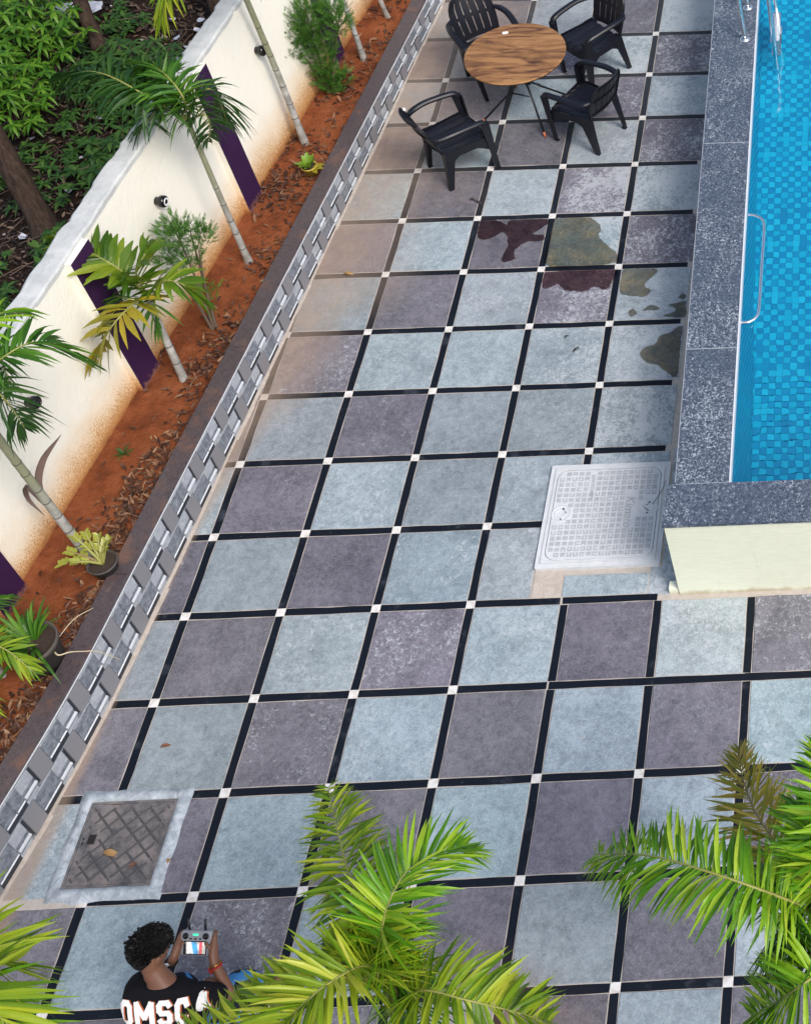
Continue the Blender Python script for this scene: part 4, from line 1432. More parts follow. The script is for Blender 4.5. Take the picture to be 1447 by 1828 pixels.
def palm(name, label, stem, r0, r1, fronds, group, rings=True, extra=None):
    base = Vector(stem[0])
    t = empty(name, base)
    tag(t, label, 'palm', group)
    inv = Matrix.Translation(-base)
    path = crv([Vector(p) for p in stem], 8)
    rs, tot = resample(path, 24)
    b = MB()
    b.tube([inv @ p for p in rs], [r0 + (r1 - r0) * (k / 23) ** .7 + (.008 * (1 - k / 3) if k < 3 else 0) for k in range(24)], 12, 0)
    tr = b.build('trunk', M['palm_trunk'], t)
    if rings:
        s = .05
        while s < tot * .62:
            b = MB()
            q = s / tot * 22.99; i = int(q)
            p = rs[i].lerp(rs[i + 1], q - i); d = (rs[i + 1] - rs[i]).normalized()
            rr = r0 + (r1 - r0) * (q / 23) ** .7
            b.tube([inv @ (p - d * .004), inv @ (p + d * .004)], rr * 1.06, 12, 0)
            s += random.uniform(.13, .21)
            b.build('leaf_scar', M['trunk_ring'], tr)
    for f in fronds:
        frond(t, inv, **f)
    return t

rg = random.Random(21)
PG = 'young palms planted along the boundary wall'
G, D_, Y_, S_ = M['palm_green'], M['palm_dark'], M['palm_olive'], M['palm_sick']
def F(pts, mat, n=26, L=.30, w=.011, **k):
    k.setdefault('droop', .35)
    return dict(pts=pts, mat=mat, n=n, L=L, w=w, rnd=rg, **k)
palm('areca_palm', 'tall slender palm with bare ringed trunk and dark crown before the purple pillar', [(-1.037, 5.302, 0.26), (-1.037, 5.328, 1.08), (-1.003, 5.312, 1.95)], .031, .018, [
    F([(-1.003, 5.312, 1.93), (-1.002, 5.208, 2.28), (-1.208, 5.295, 2.33), (-1.446, 5.437, 2.15)], G, 80, .33, 0.0126, droop=.45, plume=55, vee=20),
    F([(-1.003, 5.312, 1.93), (-0.841, 5.348, 2.18), (-0.746, 5.404, 2.13), (-0.773, 5.430, 1.83)], D_, 37, .30, 0.0090, droop=.6),
    F([(-1.003, 5.312, 1.93), (-1.125, 5.145, 2.33), (-1.491, 5.309, 2.43), (-2.036, 5.633, 2.18)], D_, 62, .36, 0.0144, droop=.8, plume=25),
    F([(-0.998, 5.326, 1.93), (-0.786, 5.193, 2.08), (-0.806, 5.237, 1.93), (-0.936, 5.339, 1.68)], D_, 22, .24, 0.0096, droop=.5),
    F([(-1.007, 5.326, 1.93), (-0.850, 5.132, 2.33), (-1.042, 5.322, 2.43), (-1.395, 5.631, 2.28)], G, 75, .34, 0.0126, droop=.5, plume=50),
    F([(-1.003, 5.312, 1.93), (-1.068, 5.188, 2.18), (-1.272, 5.266, 1.98), (-1.456, 5.453, 1.68)], D_, 30, .30, 0.0120, droop=.7)], PG)
palm('areca_palm', 'short young palm with broad yellow-green leaflets and one yellowing frond', [(-1.150, 3.954, 0.28), (-1.193, 4.059, 0.70), (-1.184, 4.103, 1.22)], .036, .022, [
    F([(-1.185, 4.103, 1.20), (-1.193, 4.025, 1.53), (-1.383, 4.091, 1.68), (-1.851, 4.420, 1.58)], M['palm_young'], 32, .31, .022, droop=.3, tipw=.25),
    F([(-1.188, 4.115, 1.20), (-1.094, 4.000, 1.58), (-0.984, 3.999, 1.73), (-0.994, 4.207, 1.68)], M['palm_young'], 22, .27, .019, droop=.25, tipw=.2),
    F([(-1.181, 4.103, 1.20), (-0.984, 4.023, 1.43), (-0.837, 4.017, 1.43), (-0.745, 4.055, 1.18)], M['palm_young'], 22, .25, .018, droop=.45, tipw=.2),
    F([(-1.189, 4.103, 1.20), (-1.116, 3.801, 1.43), (-1.228, 3.601, 1.38), (-1.488, 3.645, 1.00)], S_, 26, .28, .019, droop=.5, tipw=.1),
    F([(-1.185, 4.103, 1.20), (-1.149, 3.905, 1.38), (-1.339, 3.990, 1.33), (-1.522, 4.051, 1.18)], M['palm_green'], 15, .24, .015, droop=.5),
    F([(-1.177, 4.091, 1.20), (-1.060, 3.966, 1.28), (-1.069, 3.943, 1.18), (-1.108, 3.936, 1.00)], M['palm_green'], 10, .2, .013, droop=.5)], PG)
pc = palm('areca_palm', 'leaning palm at the left edge with a withered leaf sheath hanging on its trunk', [(-1.217, 2.234, 0.32), (-1.273, 2.264, 1.04), (-1.256, 2.220, 1.99), (-1.183, 2.148, 2.44)], .034, .026, [
    F([(-1.183, 2.148, 2.44), (-0.868, 2.102, 2.74), (-0.668, 2.271, 2.74), (-0.561, 2.429, 2.34)], G, 45, 0.28, 0.0110, droop=.4),
    F([(-1.183, 2.148, 2.44), (-0.961, 2.198, 2.84), (-0.837, 2.328, 2.94), (-0.877, 2.512, 2.74)], M['palm_bright'], 35, 0.28, 0.0110, droop=.5),
    F([(-1.183, 2.148, 2.44), (-0.947, 2.056, 2.59), (-0.891, 2.045, 2.44), (-0.932, 2.087, 2.14)], D_, 27, 0.26, 0.0099, droop=.7),
    F([(-1.183, 2.148, 2.44), (-1.003, 2.153, 2.74), (-0.921, 2.239, 2.74), (-1.002, 2.265, 2.34)], G, 35, 0.26, 0.0099, droop=.6)], PG)
b = MB()
for pts, w in (([(-1.30, 2.27, 1.02), (-1.36, 2.38, 1.16), (-1.30, 2.47, 1.32), (-1.154, 2.566, 1.47)], .024), ([(-1.31, 2.28, 1.02), (-1.44, 2.38, 1.15), (-1.52, 2.41, .97), (-1.442, 2.359, .84)], .018)):
    path, tot = resample(crv(pts, 8), 16)
    vs = []; fs = []
    for k, p in enumerate(path):
        f = k / 15; ww = w * math.sin(math.pi * (.12 + .86 * f))
        d = (path[min(k + 1, 15)] - path[max(k - 1, 0)]).normalized(); sd = d.cross(Vector((.6, -.5, .6))).normalized()
        for lay in (0, .003): pass
        q = p - Vector((-1.242, 2.261, .28))
        vs += [q - sd * ww, q + d.cross(sd) * ww * .6, q + sd * ww]
    for k in range(15): fs += [(k * 3, k * 3 + 1, k * 3 + 4, k * 3 + 3), (k * 3 + 1, k * 3 + 2, k * 3 + 5, k * 3 + 4)]
    b.add(vs, fs, 0, True)
M['husk'] = simple('withered_husk', (0.13, 0.085, 0.07), 0.7, 0, .4, 12)
b.build('withered_sheath', M['husk'], pc)
palm('areca_palm', 'tall palm with pale ringed trunk rising past the top edge, yellow-green frond hanging', [(-0.985, 6.898, 0.22), (-1.025, 6.985, 1.07), (-1.007, 6.924, 1.92), (-0.923, 6.725, 2.57)], .032, .022, [
    F([(-0.923, 6.725, 2.57), (-0.892, 6.360, 2.87), (-0.990, 5.982, 2.87), (-1.183, 5.805, 2.47)], M['palm_yellow'], 60, .27, .012, droop=.5, plume=55),
    F([(-0.923, 6.725, 2.57), (-0.648, 6.428, 2.87), (-0.478, 6.255, 2.77), (-0.532, 6.280, 2.45)], D_, 20, .2, .008, droop=.5),
    F([(-0.923, 6.725, 2.57), (-1.055, 6.605, 2.87), (-1.342, 6.537, 2.87), (-1.758, 6.523, 2.57)], G, 30, .30, .011, droop=.6)], PG)
palm('areca_palm', 'thin palm trunk with white rings standing behind the bushy conifer', [(-0.745, 8.181, 0.20), (-0.773, 8.243, 0.65), (-0.784, 8.245, 1.15), (-0.731, 8.063, 1.90)], .03, .02, [
    F([(-0.731, 8.063, 1.90), (-0.794, 7.880, 2.20), (-0.938, 7.518, 2.50), (-1.204, 7.440, 2.50)], G, 26, .25, .01, droop=.5),
    F([(-0.731, 8.063, 1.90), (-0.660, 8.273, 2.20), (-0.660, 8.565, 2.20), (-0.665, 8.870, 1.90)], G, 26, .25, .01, droop=.5)], PG)
palm('areca_palm', 'farthest thin brownish palm stem at the top edge in the red soil', [(-0.683, 8.929, 0.19), (-0.706, 8.911, 0.57), (-0.721, 8.852, 1.12)], .026, .018, [
    F([(-0.721, 8.852, 1.12), (-0.757, 8.955, 1.42), (-0.853, 9.244, 1.52), (-0.954, 9.544, 1.32)], G, 20, .22, .01, droop=.5)], PG, rings=False)

# foreground palms, seen from above
FGG = 'feathery palms growing at the near edge of the paving'
B_, YY = M['palm_bright'], M['palm_yellow']
palm('feather_palm', 'bright green feathery palm in the bottom middle, beside the seated man', [(2.06, -1.52, 0), (2.05, -1.48, .9), (2.03, -1.39, 1.92)], .05, .03, [
    F([(2.031, -1.378, 1.90), (2.026, -1.205, 2.35), (1.861, -0.953, 2.40), (1.530, -0.359, 2.10)], M['palm_olive'], 97, 0.26, 0.0103, droop=.3, a0=84, a1=62, rr=.009, s0=.2, plume=38, vee=10),
    F([(2.026, -1.352, 1.90), (2.116, -1.267, 2.50), (2.216, -1.076, 2.65), (2.353, -0.934, 2.55), (2.440, -0.857, 2.35)], B_, 105, 0.33, 0.0086, droop=.22, a0=76, a1=28, s0=.1, rr=.009, plume=30, vee=22),
    F([(2.037, -1.403, 1.90), (2.267, -1.454, 2.25), (2.498, -1.524, 2.30), (2.700, -1.524, 2.10), (2.80, -1.49, 1.85)], M['palm_olive'], 82, 0.30, 0.0107, droop=.35, rr=.009, a0=78, a1=45, plume=35),
    F([(2.018, -1.377, 1.90), (2.061, -1.390, 2.40), (1.952, -1.540, 2.60), (1.760, -1.673, 2.50), (1.597, -1.752, 2.30)], YY, 100, 0.36, 0.0086, droop=.25, rr=.009, a0=72, a1=32, vee=25, plume=35),
    F([(2.021, -1.390, 1.90), (1.979, -1.395, 2.30), (1.771, -1.499, 2.40), (1.435, -1.544, 2.20), (1.023, -1.471, 1.90)], YY, 110, 0.31, 0.0090, droop=.3, rr=.009, a0=70, a1=38, plume=38),
    F([(2.031, -1.378, 1.90), (2.015, -1.252, 2.20), (1.904, -1.168, 2.20), (1.660, -1.115, 1.95)], G, 75, 0.28, 0.0090, droop=.35),
    F([(2.037, -1.403, 1.90), (2.124, -1.324, 2.10), (2.185, -1.419, 2.00), (2.163, -1.472, 1.70)], G, 37, 0.25, 0.0082, droop=.5),
    F([(2.031, -1.378, 1.90), (2.061, -1.221, 2.25), (2.071, -1.143, 2.25), (2.073, -1.074, 2.00)], B_, 75, 0.30, 0.0086, plume=30, droop=.5)], FGG)
palm('feather_palm', 'vivid green feathery palm at the right edge with one withered brown frond', [(4.25, -1.35, 0), (4.22, -1.30, 1.1), (4.16, -1.21, 2.22)], .055, .032, [
    F([(4.162, -1.202, 2.20), (3.981, -1.259, 2.60), (3.683, -1.195, 2.75), (3.338, -1.026, 2.60), (2.995, -0.850, 2.25)], B_, 120, 0.30, 0.0094, droop=.45, a0=80, a1=52, rr=.010, s0=.1, vee=14, plume=30),
    F([(4.162, -1.202, 2.20), (3.953, -0.876, 2.10), (3.754, -0.550, 1.95), (3.643, -0.248, 1.75), (3.575, 0.06, 1.50)], M['palm_brown'], 77, 0.30, 0.0103, droop=.12, a0=66, a1=26, s0=.2, rr=.008, plume=40, rach=M['rachis_dry']),
    F([(4.175, -1.202, 2.20), (4.26, -1.178, 2.90), (4.25, -1.055, 3.20), (4.20, -0.813, 3.20)], B_, 105, 0.38, 0.0098, droop=.22, a0=80, a1=45, s0=.15, plume=35),
    F([(4.219, -1.413, 2.20), (4.111, -1.577, 2.50), (3.978, -1.620, 2.40), (3.794, -1.596, 2.10)], B_, 95, 0.30, 0.0090, droop=.4, a0=76, a1=45, plume=32),
    F([(4.162, -1.202, 2.20), (4.073, -1.256, 2.45), (3.969, -1.257, 2.30), (3.880, -1.234, 1.90)], G, 75, 0.32, 0.0090, droop=.7, plume=30),
    F([(4.176, -1.229, 2.20), (4.101, -1.186, 2.50), (3.966, -1.100, 2.50), (3.774, -1.034, 2.20)], B_, 77, 0.32, 0.0090, droop=.5, plume=30),
    F([(4.192, -1.360, 2.20), (4.159, -1.444, 2.50), (4.041, -1.440, 2.30), (3.966, -1.457, 2.00)], G, 50, 0.27, 0.0082, droop=.5),
    F([(4.176, -1.202, 2.20), (4.158, -1.214, 2.75), (4.12, -1.120, 2.95), (4.05, -0.937, 2.9)], B_, 82, 0.34, 0.0098, droop=.3, plume=30),
    F([(4.176, -1.202, 2.20), (4.3, -1.25, 2.75), (4.5, -1.2, 2.9), (4.8, -1.1, 2.7)], B_, 55, 0.30, 0.0098, droop=.3)], FGG)
palm('feather_palm', 'yellow-green palm with long upright leaflets in the bottom left corner', [(-.05, -1.45, 0), (-.03, -1.40, 1.2), (.02, -1.31, 2.62)], .05, .03, [
    F([(0.024, -1.300, 2.60), (0.40, -1.50, 2.9), (0.66, -1.66, 3.00), (0.813, -1.76, 2.8)], YY, 37, 0.50, 0.0123, droop=.12, a0=62, a1=30, s0=.2, vee=40),
    F([(0.024, -1.300, 2.60), (0.363, -1.395, 2.90), (0.547, -1.467, 2.95), (0.60, -1.43, 2.7)], YY, 32, 0.46, 0.0123, droop=.15, a0=62, a1=35, s0=.25, vee=35),
    F([(0.046, -1.349, 2.60), (0.4, -1.60, 2.80), (0.6, -1.72, 2.7), (0.729, -1.78, 2.5)], B_, 32, 0.42, 0.0107, droop=.3),
    F([(0.024, -1.300, 2.60), (-.2, -1.5, 3.0), (-.4, -1.7, 3.0), (-.6, -1.9, 2.7)], B_, 37, 0.42, 0.0107, droop=.3)], FGG)

# ------------------------------------------------------------------ conifers, weeds, pots
def conifer(label, base, stems, tips, spread, n, mat):
    base = Vector(base); inv = Matrix.Translation(-base)
    t = empty('feathery_conifer', base); tag(t, label, 'conifer', 'feathery conifers in the planter')
    for st in stems:
        b = MB(); path, tot = resample(crv(st, 8), 12)
        b.tube([inv @ p for p in path], [.012 * (1 - .7 * k / 11) + .002 for k in range(12)], 7)
        b.build('stem', M['thin_bark'], t)
    b = MB()
    r = random.Random(n)
    for c, rad in tips:
        c = Vector(c)
        for k in range(int(n * rad[3])):
            d = Vector((r.gauss(0, 1), r.gauss(0, 1), r.gauss(0, 1))).normalized() * (r.random() ** .5)
            p = c + Vector((d.x * rad[0], d.y * rad[1], d.z * rad[2]))
            dr = (Vector((d.x, d.y, .55 + d.z * .5)) + Vector((r.uniform(-.5, .5), r.uniform(-.5, .5), r.uniform(-.2, .5)))).normalized()
            L = r.uniform(.05, .10) * spread
            wd = dr.cross(Vector((r.uniform(-1, 1), r.uniform(-1, 1), r.uniform(-1, 1)))).normalized()
            # a spray: short axis with tiny side shoots
            for s in range(6):
                f = s / 6
                q = p + dr * L * f
                for sg in (-1, 1):
                    dd = (dr * .75 + wd * sg * .65 + Vector((0, 0, -.1))).normalized()
                    l2 = L * (.45 - .3 * f); w2 = .0032 * spread
                    e = dd.cross(wd.cross(dr)).normalized() * w2
                    b.add([inv @ (q - e), inv @ (q + e), inv @ (q + dd * l2)], [(0, 1, 2)])
            e = wd * .002
            b.add([inv @ (p - e), inv @ (p + e), inv @ (p + dr * L)], [(0, 1, 2)])
    b.build('foliage', mat, t)
conifer('bushy dark green conifer leaning over the red soil near the top of the wall', (-0.933, 7.622, 0.22),
        [[(-0.933, 7.622, 0.22), (-0.982, 7.754, 0.59), (-0.935, 7.746, 1.24)], [(-0.919, 7.636, 0.22), (-1.032, 7.685, 0.59), (-1.174, 7.655, 0.97)], [(-0.919, 7.626, 0.22), (-0.836, 7.705, 0.59), (-0.684, 7.820, 1.04)]],
        [((-1.126, 7.647, 0.93), (.17, .2, .17, 1.0)), ((-0.996, 7.740, 1.11), (.22, .25, .2, 1.1)), ((-0.723, 7.800, 1.05), (.15, .2, .2, .8)), ((-0.932, 7.711, 0.75), (.17, .2, .2, .8)), ((-0.916, 7.660, 0.45), (.11, .12, .2, .6)), ((-1.226, 7.554, 0.74), (.12, .1, .12, .35)), ((-0.839, 7.730, 0.39), (.1, .1, .12, .25))], 1.15, 330, M['conifer'])
conifer('small sparse conifer with bare reddish stems between two palms', (-1.093, 4.514, 0.28),
        [[(-1.093, 4.514, 0.28), (-1.107, 4.604, 0.65), (-1.134, 4.699, 1.00), (-1.151, 4.745, 1.30)], [(-1.080, 4.519, 0.28), (-1.067, 4.623, 0.70), (-1.015, 4.698, 1.10)], [(-1.099, 4.509, 0.28), (-1.147, 4.565, 0.60), (-1.233, 4.640, 1.00)], [(-1.089, 4.529, 0.28), (-1.087, 4.663, 0.70), (-1.073, 4.796, 1.20)]],
        [((-1.152, 4.736, 1.27), (.14, .16, .15, .8)), ((-0.994, 4.756, 1.20), (.12, .14, .14, .55)), ((-1.233, 4.659, 1.05), (.12, .12, .14, .45)), ((-1.115, 4.700, 0.95), (.13, .13, .15, .3)), ((-1.077, 4.624, 0.65), (.1, .1, .12, .1))], .95, 260, M['conifer'])

def pot(parent, rt, rb, h, mat, tilt=0.0):
    b = MB()
    m = Matrix.Rotation(tilt, 4, 'Y')
    b.lathe([(0, 0), (rb, 0), (rt * .94, h * .86), (rt * 1.03, h * .87), (rt * 1.05, h), (rt * .97, h), (rt * .92, h * .84)], n=28, m=m)
    b.build('pot', mat, parent)
    b = MB(); b.lathe([(rt * .93, h * .85), (rt * .5, h * .87), (0, h * .86)], n=20, m=m)
    b.build('potting_soil', M['pot_soil'], parent)
def broad_leaf(parent, p, d, L, w, mat, droop=.3, name='leaf', seg=5):
    b = MB()
    d = Vector(d).normalized()
    wd = d.cross(Vector((0, 0, 1)))
    if wd.length < .2: wd = Vector((1, .3, 0))
    wd.normalize()
    nrm = wd.cross(d).normalized()
    vs = []
    for k in range(seg + 1):
        f = k / seg
        c = Vector(p) + d * L * f - Vector((0, 0, droop * L * f * f))
        ww = w * math.sin(math.pi * (.06 + .92 * f)) ** .8
        vs += [c - wd * ww + nrm * ww * .3, c, c + wd * ww + nrm * ww * .3]
    fs = []
    for k in range(seg): fs += [(k * 3, k * 3 + 1, k * 3 + 4, k * 3 + 3), (k * 3 + 1, k * 3 + 2, k * 3 + 5, k * 3 + 4)]
    b.add(vs, fs, 0, True)
    return b.build(name, mat, parent)
r = random.Random(5)
y0 = 6.446; p1 = empty('potted_plant', (-.80, y0, soil_z(-.80, y0) - .01)); tag(p1, 'small yellow pot with a green and yellow variegated plant under the tall palm', 'potted plant')
pot(p1, .068, .05, .12, M['yellow_plastic'])
for k in range(14):
    a = k * 2.4; e = r.uniform(1.1, 2.6)
    broad_leaf(p1, (.015 * math.cos(a), .015 * math.sin(a), .10), (math.cos(a), math.sin(a), e), r.uniform(.10, .17), r.uniform(.018, .025), M['croton_leaf'], .25)
for a in (-.9, -.2, .3):
    broad_leaf(p1, (.03, -.02, .10), (math.cos(a), math.sin(a), .35), .12, .026, M['palm_sick'], .2)
p2 = empty('potted_plant', (-1.09, 2.15, soil_z(-1.09, 2.15) - .015)); tag(p2, 'grey pot of fleshy yellowing plant at the foot of the leaning palm', 'potted plant')
pot(p2, .098, .07, .15, M['grey_pot'])
for k, (a, e, L) in enumerate(((2.9, .35, .26), (2.2, .9, .26), (1.6, 1.6, .22), (.8, 2.0, .2), (2.6, 1.3, .3), (3.6, .8, .2), (1.0, 1.2, .2), (3.1, .15, .33))):
    d = Vector((math.cos(a), math.sin(a), e)).normalized()
    b = MB(); pts = crv([(0, 0, .13), d * L * .5 + Vector((0, 0, .15)), d * L + Vector((0, 0, .13 if e > .3 else .05))], 5)
    b.tube(pts, [.013 - .008 * q / (len(pts) - 1) for q in range(len(pts))], 7)
    s_ = b.build('fleshy_stem', M['rachis_dry'] if k in (0, 7) else M['rachis'], p2)
    for q in range(5):
        f = .45 + .13 * q
        pp = pts[min(len(pts) - 1, int(f * (len(pts) - 1)))]
        for sg in (-1, 1):
            dd = (d + d.cross(Vector((0, 0, 1))).normalized() * sg * 1.0 + Vector((0, 0, .25)))
            broad_leaf(s_, pp, dd, .05, .014, M['zz_leaf'], .1, seg=3)
p3 = empty('potted_plant', (-1.25, 1.44, soil_z(-1.25, 1.44) - .02)); tag(p3, 'large dusty pot with a grassy arching plant and a dry runner over the kerb', 'potted plant')
pot(p3, .16, .12, .29, M['mottled_pot'])
b = MB()
for k in range(64):
    a = r.uniform(1.2, 5.6); e = r.uniform(.45, 2.2)
    d = Vector((math.cos(a), math.sin(a), e)).normalized()
    leaf_strip(b, Vector((.04 * math.cos(a), .04 * math.sin(a), .25)), d, r.uniform(.22, .40), .009, d.cross(Vector((0, 0, 1))).normalized(), r.uniform(.25, .7), 0, seg=5, tipw=.15)
b.build('grassy_leaves', M['palm_green'], p3)
inv = Matrix.Translation(-Vector(p3.location))
b = MB()
b.tube([inv @ p for p in crv([(-1.15, 1.45, .62), (-1.081, 1.384, .63), (-1.03, 1.42, .60), (-.99, 1.47, .52), (-.93, 1.50, .46), (-.854, 1.538, .28)], 6)], [.006 - .004 * k / 30 for k in range(31)], 6)
b.tube([inv @ p for p in crv([(-1.15, 1.52, .60), (-1.08, 1.66, .62), (-1.02, 1.78, .56)], 6)], .003, 5)
M['straw'] = simple('straw_stalk', (0.55, 0.45, 0.30), 0.7)
b.build('dry_runner', M['straw'], p3)
# young fern-like palm beside the big pot, at the left edge
palm('areca_palm', 'low clump of arching grassy palm leaves at the left edge beside the large pot', [(-1.50, 1.35, .38), (-1.50, 1.36, .48), (-1.49, 1.36, .58)], .02, .015, [
    F([(-1.49, 1.36, .58), (-1.38, 1.30, .92), (-1.22, 1.24, .95), (-1.08, 1.16, .80)], M['palm_olive'], 24, .20, .009, droop=.5),
    F([(-1.49, 1.36, .58), (-1.46, 1.20, .90), (-1.38, 1.04, .92), (-1.28, .92, .75)], M['palm_olive'], 24, .20, .009, droop=.6),
    F([(-1.49, 1.36, .58), (-1.55, 1.46, .92), (-1.5, 1.6, .95), (-1.42, 1.72, .82)], M['palm_green'], 22, .2, .008, droop=.5)], PG, rings=False)
w1 = MB()
for k in range(26):
    a = r.uniform(0, 6.28); d = Vector((math.cos(a), math.sin(a), r.uniform(.4, 2))).normalized()
    leaf_strip(w1, Vector((0, 0, 0)), d, r.uniform(.05, .11), .004, d.cross(Vector((0, 0, 1))).normalized(), .3, 0)
o = w1.build('weed', M['weed'], None, (-1.372, 3.243, soil_z(-1.372, 3.243))); tag(o, 'tiny green weed growing alone in the red soil', 'weed')

# ------------------------------------------------------------------ leaf litter
def litter(b, p, L, w, r, mi=0, flat=.5):
    a = r.uniform(0, 6.28)
    d = Vector((math.cos(a), math.sin(a), r.uniform(-.15, .35) * flat)).normalized()
    s = Vector((-d.y, d.x, r.uniform(-.6, .6) * flat)).normalized()
    up = d.cross(s)
    if up.z < 0: up = -up
    c1, c2 = r.uniform(.0, .35) * L, r.uniform(-.1, .25) * L
    k = r.uniform(.15, .8) * w
    vs = [p, p + d * L * .35 + s * w + up * (c1 * .5 + k), p + d * L * .35 - s * w + up * (c1 * .5 + k), p + d * L * .5 + up * c1 * .6, p + d * L * .75 + s * w * .7 + up * (c1 + k * .6), p + d * L * .75 - s * w * .7 + up * (c1 + k * .6), p + d * L + up * (c1 + c2)]
    b.add(vs, [(0, 3, 1), (0, 2, 3), (3, 4, 1), (3, 2, 5), (3, 6, 4), (3, 5, 6)], mi)
r = random.Random(11)
b = MB()
heaps = [(-.95, 6.35, .20, 1.0), (-.85, 6.6, .18, .8), (-1.05, 6.2, .16, .7), (-.80, 7.6, .22, .5), (-.95, 7.75, .2, .5), (-.66, 8.3, .2, .5), (-.9, 5.3, .14, .5), (-.98, 4.45, .16, .9), (-1.0, 4.2, .14, .7), (-1.04, 3.9, .14, .6), (-1.05, 3.3, .14, .7), (-1.1, 3.0, .14, .9), (-1.15, 2.75, .15, 1.2), (-1.17, 2.5, .15, 1.3), (-1.12, 1.85, .14, 1.2), (-1.14, 1.6, .15, 1.2), (-1.24, 1.15, .16, 1.4), (-1.32, .8, .16, 1.2), (-1.35, .5, .2, .8), (-1.5, 4.15, .1, .3), (-1.35, 6.15, .1, .35), (-.75, 9.1, .2, .6), (-1.2, 6.9, .1, .3)]
tot = 0
for hx_, hy_, hr, hn in heaps:
    for k in range(int(105 * hn)):
        x = hx_ + r.gauss(0, hr * .55); y = hy_ + r.gauss(0, hr * 1.1)
        x = min(x, kx(y) - CW - .01); x = max(x, wx(y) + .02)
        litter(b, Vector((x, y, soil_z(x, y) + r.uniform(.0, .028))), r.uniform(.035, .085), r.uniform(.006, .014), r)
for k in range(420):
    y = r.uniform(-.5, 9.8)
    x = kx(y) - CW - abs(r.gauss(0, .18)) if r.random() < .7 else r.uniform(wx(y) + .05, kx(y) - CW)
    if x < wx(y) + .02: continue
    litter(b, Vector((x, y, soil_z(x, y) + .004)), r.uniform(.03, .08), r.uniform(.005, .013), r)
tag(b.build('leaf_litter', M['dry_leaf']), 'brown fallen leaves lying on the red planter soil', 'leaf litter', kind='stuff')
b = MB()
for k in range(22000):
    y = r.uniform(3.0, 12.0); x = wx(y) - .22 - (r.random() ** 1.3) * 4.6
    litter(b, Vector((x, y, plot_z(x, y) + r.uniform(0, .05))), r.uniform(.03, .09), r.uniform(.006, .017), r, flat=.9)
tag(b.build('plot_litter', M['dark_litter']), 'dark dead leaves and scraps covering the vacant plot', 'leaf litter', kind='stuff')
b = MB()
for k in range(360):
    y = r.uniform(3, 12); x = wx(y) - .25 - r.random() * 4.5
    z = plot_z(x, y) + r.uniform(.01, .09); a = r.uniform(0, 3.14); L = r.uniform(.15, .6)
    b.tube([(x, y, z), (x + math.cos(a) * L * .5, y + math.sin(a) * L * .5, z + r.uniform(0, .06)), (x + math.cos(a + .3) * L, y + math.sin(a + .3) * L, z)], r.uniform(.002, .006), 4, cap=False)
tag(b.build('dry_twigs', M['thin_bark']), 'thin dry twigs scattered over the vacant plot', 'twigs', kind='stuff')

def rosette(b, p, n, L, w, r, hgt, mi=0, droop=.5):
    p = Vector(p)
    for k in range(n):
        a = k * 2.399 + r.uniform(-.3, .3)
        d = Vector((math.cos(a), math.sin(a), r.uniform(.05, .8))).normalized()
        leaf_strip(b, p + Vector((0, 0, hgt)), d, L * r.uniform(.7, 1.15), w, d.cross(Vector((0, 0, 1))).normalized(), droop * r.uniform(.4, 1.4), mi, seg=3)
b = MB()
for k in range(2600):
    y = r.uniform(3.5, 11.5); x = wx(y) - .3 - (r.random() ** .8) * 4.2
    dens = mnoise.noise(Vector((x * .9, y * .9, 12))) + .35 * mnoise.noise(Vector((x * 2.6, y * 2.6, 2)))
    if dens < -.16: continue
    rosette(b, (x, y, plot_z(x, y)), r.randint(5, 9), r.uniform(.06, .14), r.uniform(.009, .018), r, r.uniform(.02, .16))
tag(b.build('ground_weeds', M['weed']), 'low green weeds growing over the vacant plot', 'weeds', kind='stuff')

def shrub(label, base, n, rad, h, L, w, mat, seed):
    r = random.Random(seed)
    base = Vector(base)
    t = empty('leafy_shrub', base); tag(t, label, 'shrub', 'leafy shrubs on the vacant plot')
    bs = MB(); bl = MB()
    for k in range(n):
        a = k * 2.399; q = (k + .5) / n
        top = Vector((math.cos(a) * rad * q ** .5, math.sin(a) * rad * q ** .5, h * (1 - .5 * q) * r.uniform(.75, 1.1)))
        bs.tube(crv([(top.x * .15, top.y * .15, -.05), top * .55 + Vector((0, 0, .1 * h)), top], 4), [.010 - .0007 * i for i in range(9)], 5)
        for lv in range(3):
            c = top * (1 - .16 * lv)
            m = 8
            for i in range(m):
                a2 = i * 6.283 / m + r.uniform(-.3, .3) + lv * .4
                d = Vector((math.cos(a2), math.sin(a2), r.uniform(-.05, .7) - .15 * lv)).normalized()
                leaf_strip(bl, c, d, L * r.uniform(.7, 1.15), w * r.uniform(.8, 1.2), d.cross(Vector((0, 0, 1))).normalized(), r.uniform(.2, .8), 0, seg=4)
    bs.build('stems', M['thin_bark'], t)
    bl.build('foliage', mat, t)
shrub('bright green leafy shrub filling the top left corner of the vacant plot', (-4.10, 8.45, 0), 62, .68, 1.1, .135, .0135, M['shrub'], 1)
shrub('bright green shrub at the left edge just below the corner shrub', (-3.95, 7.55, 0), 40, .5, .85, .13, .013, M['shrub'], 2)
shrub('dark green shrub spreading around the foot of the slim curved trunk', (-3.10, 8.15, 0), 40, .55, .42, .15, .012, M['weed'], 3)
shrub('low dark green shrub in the middle of the plot near the wall', (-2.75, 7.0, 0), 13, .42, .26, .14, .018, M['weed'], 4)
shrub('small green shrub by the foot of the thick left tree trunk', (-2.85, 5.75, 0), 9, .24, .28, .13, .018, M['weed'], 5)
shrub('small bright shrub against the back of the wall by the second pillar', (-2.22, 5.2, 0), 7, .16, .30, .11, .018, M['shrub'], 6)
shrub('green shrub at the far top edge behind the plastic sheet', (-4.5, 9.9, 0), 40, .5, .8, .14, .014, M['shrub'], 7)

